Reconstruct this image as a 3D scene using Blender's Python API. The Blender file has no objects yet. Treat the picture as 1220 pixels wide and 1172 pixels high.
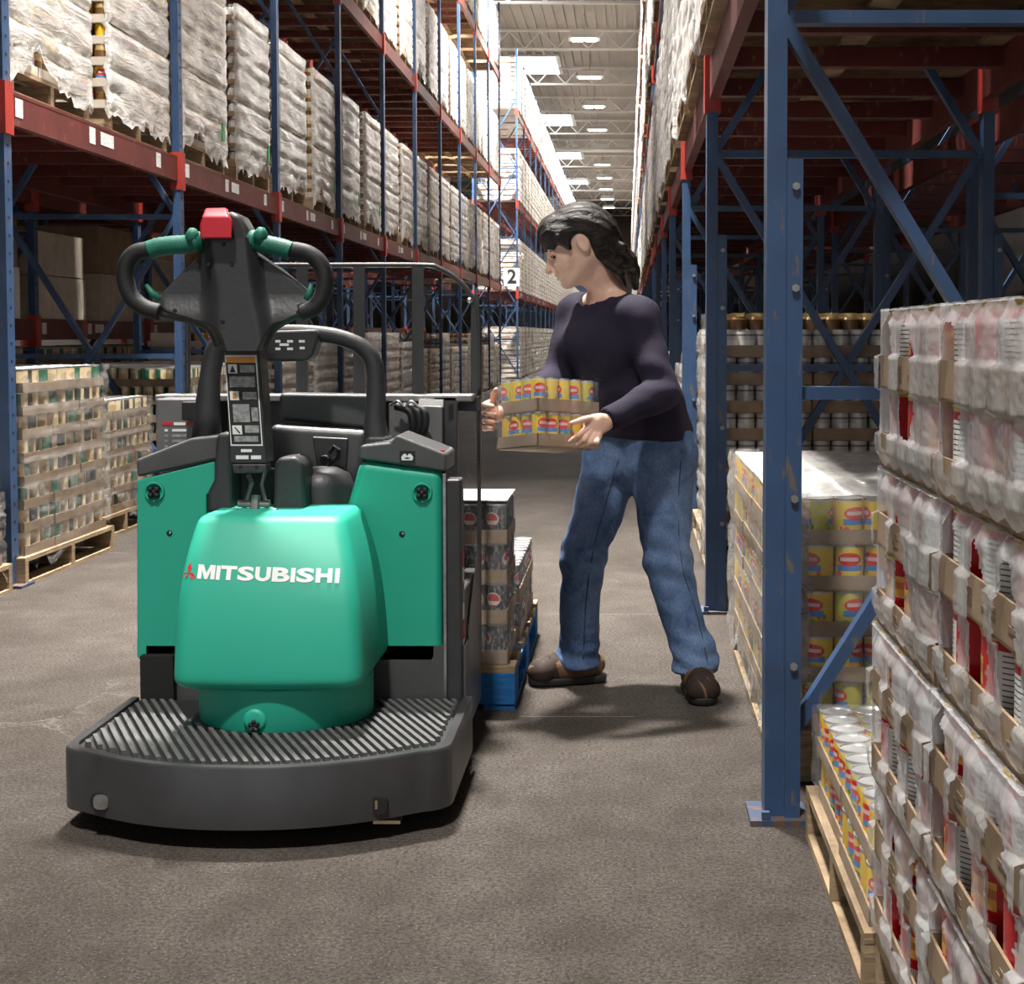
import bpy, math, random
import numpy as np
from mathutils import Vector, Matrix
from mathutils import noise as mnoise

SC = bpy.context.scene
COL = SC.collection
R = math.radians
rnd = random.Random(7)

# ------------------------------------------------------------------ camera
F = 1884.0                      # focal length in pixels of the 1220-pixel frame
CAMZ = 1.08
PITCH = math.atan(92 / F)
PPX, PPY = 747.0, 490.0
cam_d = bpy.data.cameras.new('camera')
cam_d.sensor_width = 36.0
cam_d.lens = F / 1220 * 36
cam_d.shift_x = (610 - PPX) / 1220
cam_d.shift_y = (PPY - 586) / 1220
cam_d.clip_start = 0.05
cam_d.clip_end = 400
cam = bpy.data.objects.new('camera', cam_d)
COL.objects.link(cam)
cam.location = (0, 0, CAMZ)
cam.rotation_euler = (R(90) - PITCH, 0, 0)
SC.camera = cam

# ------------------------------------------------------------------ world, exposure
SC.view_settings.view_transform = 'Standard'
SC.view_settings.look = 'None'
SC.view_settings.gamma = 1
SC.view_settings.use_curve_mapping = False
SC.view_settings.exposure = 0.12
world = bpy.data.worlds.new('front_fill')
SC.world = world
world.use_nodes = True
bgn = world.node_tree.nodes['Background']
bgn.inputs[0].default_value = (0.95, 0.97, 1.0, 1)
bgn.inputs[1].default_value = 0.80       # even fill added from the side left open behind the camera
LAMP_W = 1000.0                          # high-bay lamp power, used by the lamp builder
LAMP_Z = 9.0
LAMP_STEP = 6.3
LAMP_Y0 = 43.0

# ------------------------------------------------------------------ projection helpers (for measuring)
_cp, _sp = math.cos(PITCH), math.sin(PITCH)
def P(px, py, Y):
    """world point on the plane y=Y seen at a photograph pixel"""
    a = (PPY - py) / F
    Zr = Y * (a * _cp - _sp) / (_cp + a * _sp)
    dc = Y * _cp - Zr * _sp
    return Vector(((px - PPX) * dc / F, Y, CAMZ + Zr))
def proj(p):
    X, Y, Z = p[0], p[1], p[2] - CAMZ
    dc = Y * _cp - Z * _sp
    if dc < 0.05: return None
    return (PPX + F * X / dc, PPY - F * (Y * _sp + Z * _cp) / dc)
def in_frame(x0, x1, y0, y1, z0, z1, m=130):
    if y1 < 0.3: return False
    y0 = max(y0, 0.3)
    pts = [proj((x, y, z)) for x in (x0, x1) for y in (y0, y1) for z in (z0, z1)]
    us = [p[0] for p in pts]; vs = [p[1] for p in pts]
    return max(us) > -m and min(us) < 1220 + m and max(vs) > -m and min(vs) < 1172 + m

# ------------------------------------------------------------------ materials
MATS = {}
class NT:
    """tiny node-graph writer"""
    def __init__(s, name):
        s.m = bpy.data.materials.new(name); s.m.use_nodes = True
        s.t = s.m.node_tree; s.t.nodes.clear()
        s.out = s.t.nodes.new('ShaderNodeOutputMaterial')
    def n(s, typ, ins=None, **kw):
        nd = s.t.nodes.new(typ)
        for k, v in kw.items(): setattr(nd, k, v)
        for k, v in (ins or {}).items(): s.put(nd.inputs[k], v)
        return nd
    def put(s, sock, v):
        if isinstance(v, bpy.types.NodeSocket): s.t.links.new(v, sock)
        elif isinstance(v, bpy.types.Node): s.t.links.new(v.outputs[0], sock)
        elif isinstance(v, (tuple, list)) and len(v) == 3 and sock.type == 'RGBA': sock.default_value = (*v, 1)
        else: sock.default_value = v
    def math(s, op, a, b=0.0, c=0.0, clamp=False):
        nd = s.n('ShaderNodeMath', operation=op, use_clamp=clamp)
        s.put(nd.inputs[0], a); s.put(nd.inputs[1], b); s.put(nd.inputs[2], c)
        return nd.outputs[0]
    def mix(s, fac, a, b):
        nd = s.n('ShaderNodeMix', data_type='RGBA')
        s.put(nd.inputs[0], fac); s.put(nd.inputs[6], a); s.put(nd.inputs[7], b)
        return nd.outputs[2]
    def noise(s, vec=None, scale=5.0, detail=4.0, rough=0.55, dist=0.0):
        nd = s.n('ShaderNodeTexNoise')
        if vec is not None: s.put(nd.inputs['Vector'], vec)
        s.put(nd.inputs['Scale'], scale); s.put(nd.inputs['Detail'], detail)
        s.put(nd.inputs['Roughness'], rough); s.put(nd.inputs['Distortion'], dist)
        return nd.outputs[0]
    def ramp(s, fac, stops):
        nd = s.n('ShaderNodeValToRGB')
        s.put(nd.inputs[0], fac)
        e = nd.color_ramp.elements
        while len(e) < len(stops): e.new(0.5)
        for el, (p, c) in zip(e, stops):
            el.position = p
            el.color = (c, c, c, 1) if not isinstance(c, (tuple, list)) else (*c, 1)
        return nd.outputs[0]
    def coord(s, which='Object'):
        return s.n('ShaderNodeTexCoord').outputs[which]
    def mapping(s, vec, scale=(1, 1, 1), loc=(0, 0, 0), rot=(0, 0, 0)):
        nd = s.n('ShaderNodeMapping')
        s.put(nd.inputs[0], vec); nd.inputs[1].default_value = loc
        nd.inputs[2].default_value = rot; nd.inputs[3].default_value = scale
        return nd.outputs[0]
    def bump(s, h, strength=0.3, dist=0.01):
        nd = s.n('ShaderNodeBump'); s.put(nd.inputs['Height'], h)
        nd.inputs['Strength'].default_value = strength; nd.inputs['Distance'].default_value = dist
        return nd.outputs[0]
    def bsdf(s, col, rough=0.5, metal=0.0, normal=None, spec=0.5, **kw):
        nd = s.n('ShaderNodeBsdfPrincipled')
        s.put(nd.inputs['Base Color'], col); s.put(nd.inputs['Roughness'], rough)
        s.put(nd.inputs['Metallic'], metal); s.put(nd.inputs['Specular IOR Level'], spec)
        if normal is not None: s.put(nd.inputs['Normal'], normal)
        for k, v in kw.items(): s.put(nd.inputs[k], v)
        return nd
    def done(s, sh, key):
        s.t.links.new(sh.outputs[0] if isinstance(sh, bpy.types.Node) else sh, s.out.inputs[0])
        MATS[key] = s.m
        return s.m

def simple(key, col, rough=0.5, metal=0.0, var=0.12, scale=14.0, bump=0.0, spec=0.5):
    t = NT(key)
    c = t.coord('Object')
    nz = t.noise(c, scale, 5)
    dark = tuple(v * (1 - var * 1.6) for v in col); lite = tuple(min(1, v * (1 + var)) for v in col)
    colr = t.mix(t.ramp(nz, [(0.3, 0.0), (0.7, 1.0)]), dark, lite)
    nrm = t.bump(t.noise(c, scale * 9, 3), bump, 0.004) if bump else None
    rg = t.math('MULTIPLY_ADD', nz, 0.16, rough - 0.08)
    return t.done(t.bsdf(colr, rg, metal, nrm, spec), key)

def worn(key, col, under, amount=0.62, rough=0.45, metal=0.0, scale=9.0):
    """paint with scratches and chips"""
    t = NT(key)
    c = t.coord('Object')
    n1 = t.noise(t.mapping(c, (1, 1, 0.35)), scale * 3, 8, 0.7)
    n2 = t.noise(c, scale * 0.5, 3)
    mask = t.ramp(t.math('ADD', t.math('MULTIPLY', n1, 0.75), t.math('MULTIPLY', n2, 0.25)), [(amount, 0.0), (amount + 0.05, 1.0)])
    base = t.mix(t.ramp(n2, [(0.3, 0.0), (0.7, 1.0)]), tuple(v * 0.72 for v in col), tuple(v * 1.12 for v in col))
    colr = t.mix(mask, base, under)
    return t.done(t.bsdf(colr, t.math('MULTIPLY_ADD', n1, 0.25, rough - 0.1), metal, t.bump(mask, 0.15, 0.002)), key)

def wood(key, a, b, scale=1.0):
    t = NT(key)
    c = t.coord('Object')
    oi = t.n('ShaderNodeObjectInfo')
    v = t.n('ShaderNodeVectorMath', operation='ADD'); t.put(v.inputs[0], c)
    t.put(v.inputs[1], t.math('MULTIPLY', oi.outputs['Random'], 17.0))
    g = t.noise(t.mapping(v.outputs[0], (3, 3, 26)), 3 * scale, 6, 0.65, 0.6)
    g2 = t.noise(v.outputs[0], 4, 3)
    f = t.math('ADD', t.math('MULTIPLY', g, 0.6), t.math('MULTIPLY', g2, 0.4))
    colr = t.mix(t.ramp(f, [(0.35, 0.0), (0.68, 1.0)]), a, b)
    return t.done(t.bsdf(colr, 0.75, 0, t.bump(g, 0.3, 0.004), 0.25), key)

# --- floor: dusty, worn, slightly polished concrete
def mk_floor():
    t = NT('concrete_floor')
    c = t.coord('Object')
    big = t.noise(t.mapping(c, (1, 0.5, 1)), 1.1, 6, 0.68, 0.6)
    mid = t.noise(c, 7, 7, 0.65)
    fine = t.noise(c, 105, 4, 0.75)
    speck = t.ramp(t.noise(c, 210, 3, 0.6), [(0.62, 0.0), (0.70, 1.0)])
    spot = t.n('ShaderNodeTexVoronoi', {'Vector': c, 'Scale': 9.0})
    st = t.ramp(spot.outputs['Distance'], [(0.03, 1.0), (0.075, 0.0)])
    stm = t.math('MULTIPLY', st, t.ramp(t.noise(c, 2.3, 2), [(0.5, 0.0), (0.58, 1.0)]))
    base = t.mix(t.ramp(big, [(0.3, 0.0), (0.7, 1.0)]), (0.048, 0.040, 0.034), (0.122, 0.108, 0.097))
    base = t.mix(t.ramp(mid, [(0.36, 0.45), (0.62, 0.0)]), base, (0.034, 0.027, 0.022))
    base = t.mix(t.ramp(fine, [(0.40, 0.7), (0.56, 0.0)]), base, (0.020, 0.016, 0.013))
    base = t.mix(t.math('MULTIPLY', speck, 0.55), base, (0.30, 0.275, 0.245))
    base = t.mix(t.math('MULTIPLY', stm, 0.55), base, (0.05, 0.035, 0.028))
    crk = t.n('ShaderNodeTexVoronoi', {'Vector': t.mapping(c, (0.55, 0.3, 1), (0.37, 0.2, 0)), 'Scale': 1.0}, feature='DISTANCE_TO_EDGE')
    wob = t.math('ADD', crk.outputs[0], t.math('MULTIPLY_ADD', t.noise(c, 5, 6, 0.7), 0.06, -0.03))
    ck = t.math('MULTIPLY', t.ramp(t.math('ABSOLUTE', wob), [(0.0008, 1.0), (0.0035, 0.0)]), t.ramp(t.noise(c, 0.8, 3), [(0.52, 0.0), (0.6, 1.0)]))
    base = t.mix(t.math('MULTIPLY', ck, 0.28), base, (0.33, 0.31, 0.28))
    rg = t.math('MULTIPLY_ADD', mid, 0.25, 0.55)
    h = t.math('ADD', t.math('MULTIPLY', fine, 0.6), t.math('MULTIPLY', mid, 0.4))
    t.done(t.bsdf(base, rg, 0, t.bump(h, 0.6, 0.008), 0.03), 'floor')
mk_floor()

worn('blue', (0.028, 0.066, 0.150), (0.12, 0.095, 0.075), 0.575, 0.42)
worn('blue_base', (0.03, 0.055, 0.11), (0.12, 0.065, 0.035), 0.50, 0.6)
worn('red', (0.115, 0.018, 0.013), (0.22, 0.12, 0.08), 0.585, 0.5)
worn('red_clip', (0.36, 0.03, 0.02), (0.25, 0.12, 0.08), 0.63, 0.45)
wood('wood', (0.15, 0.10, 0.058), (0.44, 0.325, 0.205))
wood('wood_old', (0.13, 0.085, 0.05), (0.36, 0.25, 0.15))
wood('wood_blue', (0.008, 0.06, 0.20), (0.02, 0.16, 0.42))
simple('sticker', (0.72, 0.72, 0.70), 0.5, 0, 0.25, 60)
simple('print_black', (0.012, 0.012, 0.013), 0.55, 0, 0.05)
simple('white_paint', (0.80, 0.80, 0.78), 0.5, 0, 0.06)
simple('steel', (0.48, 0.48, 0.48), 0.32, 1.0, 0.2, 30)
simple('steel_dull', (0.30, 0.29, 0.28), 0.45, 0.7, 0.2, 20)
simple('lid', (0.60, 0.60, 0.60), 0.33, 0.75, 0.12, 25)
simple('lid_gold', (0.62, 0.40, 0.12), 0.35, 0.6, 0.1, 25)

def mk_card(key, a, b):
    t = NT(key)
    c = t.coord('Object')
    v = t.n('ShaderNodeVectorMath', operation='ADD'); t.put(v.inputs[0], c)
    t.put(v.inputs[1], t.math('MULTIPLY', t.n('ShaderNodeObjectInfo').outputs['Random'], 9.0))
    n1 = t.noise(v.outputs[0], 9, 5, 0.6)
    fl = t.noise(t.mapping(v.outputs[0], (40, 40, 500)), 1, 2)
    col = t.mix(t.ramp(n1, [(0.3, 0.0), (0.7, 1.0)]), a, b)
    t.done(t.bsdf(col, 0.78, 0, t.bump(fl, 0.1, 0.002), 0.25), key)
mk_card('card', (0.235, 0.165, 0.105), (0.36, 0.262, 0.175))
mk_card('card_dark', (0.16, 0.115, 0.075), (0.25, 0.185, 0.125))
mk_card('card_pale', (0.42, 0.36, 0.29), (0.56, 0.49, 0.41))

# --- can labels: printed by cylinder UV (u = can number + angle, v = height)
def label_base(t):
    uv = t.n('ShaderNodeUVMap').outputs[0]
    sx = t.n('ShaderNodeSeparateXYZ', {0: uv})
    oi = t.n('ShaderNodeObjectInfo').outputs['Random']
    ident = t.math('ADD', t.math('FLOOR', sx.outputs[0]), t.math('MULTIPLY', oi, 511.0))
    wn = t.n('ShaderNodeTexWhiteNoise', noise_dimensions='1D'); t.put(wn.inputs['W'], ident)
    u = t.math('FRACT', t.math('ADD', sx.outputs[0], wn.outputs[0]))
    return u, sx.outputs[1], wn.outputs[0], ident
def ell(t, u, v, cu, cv, ru, rv, soft=0.15):
    a = t.math('DIVIDE', t.math('SUBTRACT', u, cu), ru); b = t.math('DIVIDE', t.math('SUBTRACT', v, cv), rv)
    d = t.math('ADD', t.math('MULTIPLY', a, a), t.math('MULTIPLY', b, b))
    return t.ramp(d, [(1.0 - soft if soft < 1 else 0.0, 1.0), (1.0, 0.0)])
def band(t, x, lo, hi):
    return t.math('MULTIPLY', t.math('GREATER_THAN', x, lo), t.math('LESS_THAN', x, hi))
def blobs(t, u, v, ident, su, sv):
    cv = t.n('ShaderNodeCombineXYZ'); t.put(cv.inputs[0], t.math('MULTIPLY', u, su)); t.put(cv.inputs[1], t.math('MULTIPLY', v, sv)); t.put(cv.inputs[2], ident)
    return cv.outputs[0]

def mk_yellow(key, body, veg):
    t = NT(key)
    u, v, r, ident = label_base(t)
    u2 = t.math('FRACT', t.math('MULTIPLY', u, 2.0))       # label repeats on both sides of the can
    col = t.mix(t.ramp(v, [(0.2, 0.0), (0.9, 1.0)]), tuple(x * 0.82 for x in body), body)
    vec = blobs(t, u2, v, ident, 5.0, 4.0)
    vo = t.n('ShaderNodeTexVoronoi', {'Vector': vec, 'Scale': 1.3})
    low = t.math('MULTIPLY', t.math('LESS_THAN', v, 0.46), band(t, u2, 0.12, 0.86))
    vsel = t.n('ShaderNodeSeparateColor', {0: vo.outputs['Color']})
    vegc = t.mix(t.math('GREATER_THAN', vsel.outputs[0], 0.5), veg[0], t.mix(t.math('GREATER_THAN', vsel.outputs[1], 0.45), veg[1], veg[2]))
    col = t.mix(t.math('MULTIPLY', low, t.ramp(vo.outputs['Distance'], [(0.42, 1.0), (0.5, 0.0)])), col, vegc)
    col = t.mix(t.math('MULTIPLY', band(t, v, 0.40, 0.55), band(t, u2, 0.2, 0.8)), col, (0.05, 0.22, 0.55))
    col = t.mix(ell(t, u2, v, 0.5, 0.68, 0.30, 0.17), col, (0.62, 0.02, 0.02))
    wr = t.n('ShaderNodeTexWave', {'Vector': blobs(t, u2, v, ident, 18.0, 0.0), 'Scale': 1.0, 'Distortion': 2.0})
    txt = t.math('MULTIPLY', band(t, v, 0.64, 0.73), t.math('MULTIPLY', band(t, u2, 0.28, 0.72), t.math('GREATER_THAN', wr.outputs[1], 0.35)))
    col = t.mix(txt, col, (0.8, 0.8, 0.78))
    col = t.mix(t.math('GREATER_THAN', v, 0.965), col, (0.6, 0.6, 0.6))
    t.done(t.bsdf(col, 0.32, 0.0, None, 0.5), key)
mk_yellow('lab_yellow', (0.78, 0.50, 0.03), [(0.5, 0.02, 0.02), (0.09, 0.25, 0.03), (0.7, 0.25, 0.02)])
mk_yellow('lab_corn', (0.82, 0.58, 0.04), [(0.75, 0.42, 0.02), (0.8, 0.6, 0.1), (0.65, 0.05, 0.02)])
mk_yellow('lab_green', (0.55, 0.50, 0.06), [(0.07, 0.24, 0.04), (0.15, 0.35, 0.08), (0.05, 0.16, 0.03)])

def mk_cream(key, base, panel, dot):
    t = NT(key)
    u, v, r, ident = label_base(t)
    u2 = t.math('FRACT', t.math('MULTIPLY', u, 2.0))
    col = t.mix(band(t, u2, 0.16, 0.80), base, panel)
    col = t.mix(ell(t, u2, v, 0.48, 0.56, 0.2, 0.2), col, tuple(x * 0.6 for x in panel))
    col = t.mix(t.math('MULTIPLY', band(t, u2, 0.1, 0.78), t.math('LESS_THAN', v, 0.34)), col, dot)
    col = t.mix(t.math('GREATER_THAN', v, 0.95), col, (0.4, 0.38, 0.33))
    t.done(t.bsdf(col, 0.4), key)
mk_cream('lab_cream', (0.012, 0.10, 0.052), (0.60, 0.46, 0.27), (0.42, 0.03, 0.025))
mk_cream('lab_cream_plain', (0.02, 0.02, 0.02), (0.55, 0.43, 0.27), (0.36, 0.27, 0.16))

def mk_dark():
    t = NT('lab_dark')
    u, v, r, ident = label_base(t)
    u2 = t.math('FRACT', t.math('MULTIPLY', u, 2.0))
    n1 = t.noise(blobs(t, u2, v, ident, 7.0, 3.0), 1.6, 3)
    col = t.mix(t.ramp(n1, [(0.5, 0.0), (0.56, 1.0)]), (0.025, 0.025, 0.03), (0.20, 0.20, 0.21))
    col = t.mix(ell(t, u2, v, 0.5, 0.62, 0.24, 0.20), col, (0.6, 0.58, 0.54))
    col = t.mix(t.math('MULTIPLY', ell(t, u2, v, 0.5, 0.62, 0.20, 0.16), t.math('GREATER_THAN', v, 0.57)), col, (0.5, 0.03, 0.02))
    col = t.mix(t.math('MULTIPLY', band(t, v, 0.40, 0.46), band(t, u2, 0.40, 0.60)), col, (0.3, 0.03, 0.02))
    t.done(t.bsdf(col, 0.3), 'lab_dark')
mk_dark()

def mk_redcan():
    t = NT('lab_red')
    u, v, r, ident = label_base(t)
    u2 = t.math('FRACT', t.math('MULTIPLY', u, 2.0))
    col = t.mix(t.ramp(v, [(0.1, 0.0), (0.9, 1.0)]), (0.40, 0.008, 0.012), (0.50, 0.012, 0.018))
    front = band(t, u2, 0.06, 0.42)
    wv = t.n('ShaderNodeTexWave', {'Vector': blobs(t, u2, v, ident, 26.0, 0.0), 'Scale': 1.0, 'Distortion': 3.0})
    letters = t.math('GREATER_THAN', wv.outputs[1], 0.42)
    col = t.mix(t.math('MULTIPLY', front, band(t, v, 0.44, 0.72)), col, (0.72, 0.33, 0.05))
    col = t.mix(t.math('MULTIPLY', t.math('MULTIPLY', front, band(t, v, 0.56, 0.66)), letters), col, (0.28, 0.02, 0.01))
    col = t.mix(t.math('MULTIPLY', front, band(t, v, 0.71, 0.735)), col, (0.7, 0.45, 0.1))
    col = t.mix(t.math('MULTIPLY', t.math('MULTIPLY', front, band(t, v, 0.17, 0.31)), letters), col, (0.82, 0.78, 0.72))
    col = t.mix(t.math('MULTIPLY', front, band(t, v, 0.09, 0.115)), col, (0.75, 0.5, 0.12))
    nut = band(t, u2, 0.56, 0.84)
    lines = t.math('GREATER_THAN', t.math('FRACT', t.math('MULTIPLY', v, 17.0)), 0.74)
    npan = t.math('MULTIPLY', nut, band(t, v, 0.08, 0.86))
    col = t.mix(npan, col, (0.72, 0.72, 0.70))
    col = t.mix(t.math('MULTIPLY', t.math('MULTIPLY', npan, lines), band(t, u2, 0.6, 0.8)), col, (0.1, 0.1, 0.1))
    col = t.mix(t.math('GREATER_THAN', v, 0.955), col, (0.75, 0.5, 0.13))
    t.done(t.bsdf(col, 0.26), 'lab_red')
mk_redcan()

def mk_jar():
    t = NT('lab_jar')
    u, v, r, ident = label_base(t)
    u2 = t.math('FRACT', t.math('MULTIPLY', u, 2.0))
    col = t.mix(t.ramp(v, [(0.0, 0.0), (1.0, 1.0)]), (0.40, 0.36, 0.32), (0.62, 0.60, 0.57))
    col = t.mix(t.math('MULTIPLY', band(t, v, 0.3, 0.62), band(t, u2, 0.2, 0.75)), col, (0.72, 0.70, 0.66))
    col = t.mix(band(t, v, 0.78, 0.86), col, (0.2, 0.17, 0.14))
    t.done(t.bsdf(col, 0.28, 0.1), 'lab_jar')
mk_jar()

def mk_amber():
    t = NT('lab_amber')
    u, v, r, ident = label_base(t)
    col = t.mix(t.math('GREATER_THAN', v, 0.72), (0.16, 0.085, 0.03), (0.55, 0.38, 0.16))
    t.done(t.bsdf(col, 0.3, 0.2), 'lab_amber')
mk_amber()

def mk_film(key, lo, hi, scale, col=(0.84, 0.83, 0.81), stretch=(1, 1, 1), rough=0.22, bstr=0.6):
    """thin plastic film: clear with milky streaks and creases"""
    t = NT(key)
    c = t.coord('Object')
    v = t.n('ShaderNodeVectorMath', operation='ADD'); t.put(v.inputs[0], c)
    t.put(v.inputs[1], t.math('MULTIPLY', t.n('ShaderNodeObjectInfo').outputs['Random'], 23.0))
    vv = t.mapping(v.outputs[0], stretch, (0, 0, 0), (R(28), 0, 0))
    n1 = t.noise(vv, scale, 7, 0.68, 1.3)
    n2 = t.noise(v.outputs[0], scale * 0.4, 3, 0.5, 0.8)
    f = t.math('ADD', t.math('MULTIPLY', n1, 0.6), t.math('MULTIPLY', n2, 0.4))
    op = t.math('MULTIPLY_ADD', t.ramp(f, [(0.36, 0.0), (0.64, 1.0)]), hi - lo, lo)
    nrm = t.bump(n1, bstr, 0.02)
    sh = t.bsdf(col, rough, 0, nrm, 0.6)
    tl = t.n('ShaderNodeBsdfTranslucent', {'Color': col})
    m1 = t.n('ShaderNodeMixShader', {0: 0.3, 1: sh.outputs[0], 2: tl.outputs[0]})
    tr = t.n('ShaderNodeBsdfTransparent')
    m2 = t.n('ShaderNodeMixShader', {0: op, 1: tr.outputs[0], 2: m1.outputs[0]})
    t.done(m2, key)
mk_film('wrap', 0.40, 0.96, 9.0, (0.88, 0.86, 0.83), (1, 0.40, 2.4), 0.22, 1.0)
mk_film('wrap_thin', 0.0, 0.30, 11.0, (0.80, 0.79, 0.77), (1, 0.6, 2.0), 0.14, 0.7)
mk_film('shrink', 0.36, 0.84, 4.5, (0.74, 0.74, 0.755), (1, 1.6, 0.7), 0.10, 0.30)
mk_film('wrap_mid', 0.10, 0.62, 12.0, (0.80, 0.79, 0.77), (1, 0.7, 1.6), 0.12, 0.9)
mk_film('shrink_clear', 0.0, 0.26, 14.0, (0.82, 0.82, 0.82), (1, 1, 1), 0.1, 0.5)

# --- far loads: rows of wrapped goods, seen a few pixels tall
def mk_farload():
    t = NT('far_load')
    c = t.coord('Object')
    v = t.n('ShaderNodeVectorMath', operation='ADD'); t.put(v.inputs[0], c)
    t.put(v.inputs[1], t.math('MULTIPLY', t.n('ShaderNodeObjectInfo').outputs['Random'], 31.0))
    sx = t.n('ShaderNodeSeparateXYZ', {0: c})
    n1 = t.noise(t.mapping(v.outputs[0], (1, 1.2, 3)), 5, 5, 0.6)
    gap = t.math('LESS_THAN', t.math('FRACT', t.math('MULTIPLY', sx.outputs[2], 9.2)), 0.3)
    cell = t.math('GREATER_THAN', t.math('FRACT', t.math('MULTIPLY', sx.outputs[1], 6.5)), 0.5)
    hole = t.math('MULTIPLY', t.math('MULTIPLY', gap, cell), t.math('GREATER_THAN', n1, 0.47))
    col = t.mix(t.ramp(n1, [(0.35, 0.0), (0.65, 1.0)]), (0.55, 0.50, 0.45), (0.80, 0.77, 0.73))
    col = t.mix(hole, col, (0.24, 0.14, 0.06))
    t.done(t.bsdf(col, 0.4, 0, t.bump(n1, 0.5, 0.03)), 'far_load')
mk_farload()

simple('green', (0.018, 0.36, 0.245), 0.5, 0, 0.03, 3, 0.03, 0.45)
simple('green_grip', (0.008, 0.14, 0.095), 0.5, 0, 0.15, 30, 0.3)
simple('black_plastic', (0.032, 0.032, 0.034), 0.45, 0, 0.12, 9, 0.22)
simple('grey_plastic', (0.070, 0.070, 0.072), 0.42, 0, 0.1, 9, 0.15)
simple('black_rubber', (0.010, 0.010, 0.011), 0.6, 0, 0.15, 12, 0.2)
simple('dark_metal', (0.044, 0.044, 0.046), 0.38, 0.2, 0.16, 7, 0.06)
simple('tread', (0.10, 0.10, 0.10), 0.5, 0, 0.15, 12, 0.2)
simple('black_gap', (0.006, 0.006, 0.006), 0.7, 0, 0.05)
simple('red_plastic', (0.52, 0.012, 0.028), 0.38, 0, 0.05, 6)
simple('orange_print', (0.75, 0.30, 0.03), 0.5, 0, 0.05)
simple('red_print', (0.52, 0.02, 0.03), 0.5, 0, 0.04)
simple('blue_print', (0.02, 0.06, 0.25), 0.5, 0, 0.04)
simple('grey_print', (0.30, 0.30, 0.30), 0.5, 0, 0.3, 90)
simple('white_print', (0.80, 0.80, 0.78), 0.45, 0, 0.05)
simple('battery_grey', (0.14, 0.14, 0.14), 0.5, 0, 0.12, 9)
simple('brass', (0.5, 0.38, 0.2), 0.35, 0.8)
simple('skin', (0.70, 0.46, 0.345), 0.45, 0, 0.05, 20, 0.08, 0.4)
simple('skin_hand', (0.70, 0.43, 0.325), 0.45, 0, 0.08, 30, 0.08, 0.4)
simple('lips', (0.36, 0.07, 0.07), 0.4, 0, 0.05)
simple('eye', (0.02, 0.014, 0.01), 0.15, 0, 0.02)
simple('boot', (0.155, 0.085, 0.045), 0.75, 0, 0.2, 25, 0.4, 0.25)
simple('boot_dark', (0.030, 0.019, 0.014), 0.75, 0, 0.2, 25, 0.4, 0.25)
simple('sole', (0.018, 0.017, 0.017), 0.7, 0, 0.1)
simple('ceiling_deck', (0.30, 0.265, 0.23), 0.6, 0, 0.08, 1.0)
simple('truss_white', (0.70, 0.68, 0.64), 0.5, 0, 0.05, 2)
simple('wall_tan', (0.14, 0.105, 0.08), 0.8, 0, 0.1, 0.6)
simple('wall_dark', (0.018, 0.016, 0.015), 0.9, 0, 0.1, 0.6, 0, 0.03)
simple('green_tag', (0.02, 0.30, 0.06), 0.5)
simple('denim_seam', (0.03, 0.05, 0.09), 0.8)
simple('joint_line', (0.15, 0.14, 0.125), 0.8)
simple('undershirt', (0.55, 0.40, 0.22), 0.8)

def mk_hair():
    t = NT('hair')
    c = t.coord('Object')
    n1 = t.noise(t.mapping(c, (28, 90, 60)), 1.0, 5, 0.6, 0.5)
    col = t.mix(t.ramp(n1, [(0.45, 0.0), (0.75, 1.0)]), (0.006, 0.0045, 0.004), (0.038, 0.020, 0.013))
    t.done(t.bsdf(col, 0.5, 0, t.bump(n1, 0.9, 0.01), 0.28), 'hair')
mk_hair()
def mk_sweater():
    t = NT('sweater')
    c = t.coord('Object')
    n1 = t.noise(c, 260, 3); n2 = t.noise(c, 7, 4)
    col = t.mix(t.ramp(n2, [(0.3, 0.0), (0.7, 1.0)]), (0.013, 0.010, 0.022), (0.019, 0.015, 0.031))
    t.done(t.bsdf(col, 0.85, 0, t.bump(t.math('ADD', t.math('MULTIPLY', n1, 0.3), n2), 0.4, 0.008), 0.2, **{'Sheen Weight': 0.0}), 'sweater')
mk_sweater()
def mk_denim():
    t = NT('denim')
    c = t.coord('Object')
    n1 = t.noise(c, 5.5, 4, 0.55); n2 = t.noise(t.mapping(c, (300, 300, 120)), 1, 2); n3 = t.noise(c, 16, 5, 0.65, 1.0)
    f = t.math('ADD', t.math('MULTIPLY', n1, 0.55), t.math('MULTIPLY', n3, 0.45))
    col = t.mix(t.ramp(f, [(0.34, 0.0), (0.66, 1.0)]), (0.038, 0.078, 0.185), (0.20, 0.295, 0.49))
    col = t.mix(t.ramp(n2, [(0.4, 0.35), (0.6, 0.0)]), col, (0.03, 0.06, 0.12))
    t.done(t.bsdf(col, 0.8, 0, t.bump(t.math('ADD', n3, t.math('MULTIPLY', n2, 0.3)), 0.5, 0.01), 0.2), 'denim')
mk_denim()
def mk_emit(key, col, strength):
    t = NT(key)
    t.done(t.n('ShaderNodeEmission', {'Color': col, 'Strength': strength}), key)
mk_emit('lamp_glow', (1.0, 0.97, 0.92), 14.0)
mk_emit('skylight_glow', (0.93, 0.97, 1.0), 5.0)

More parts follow.
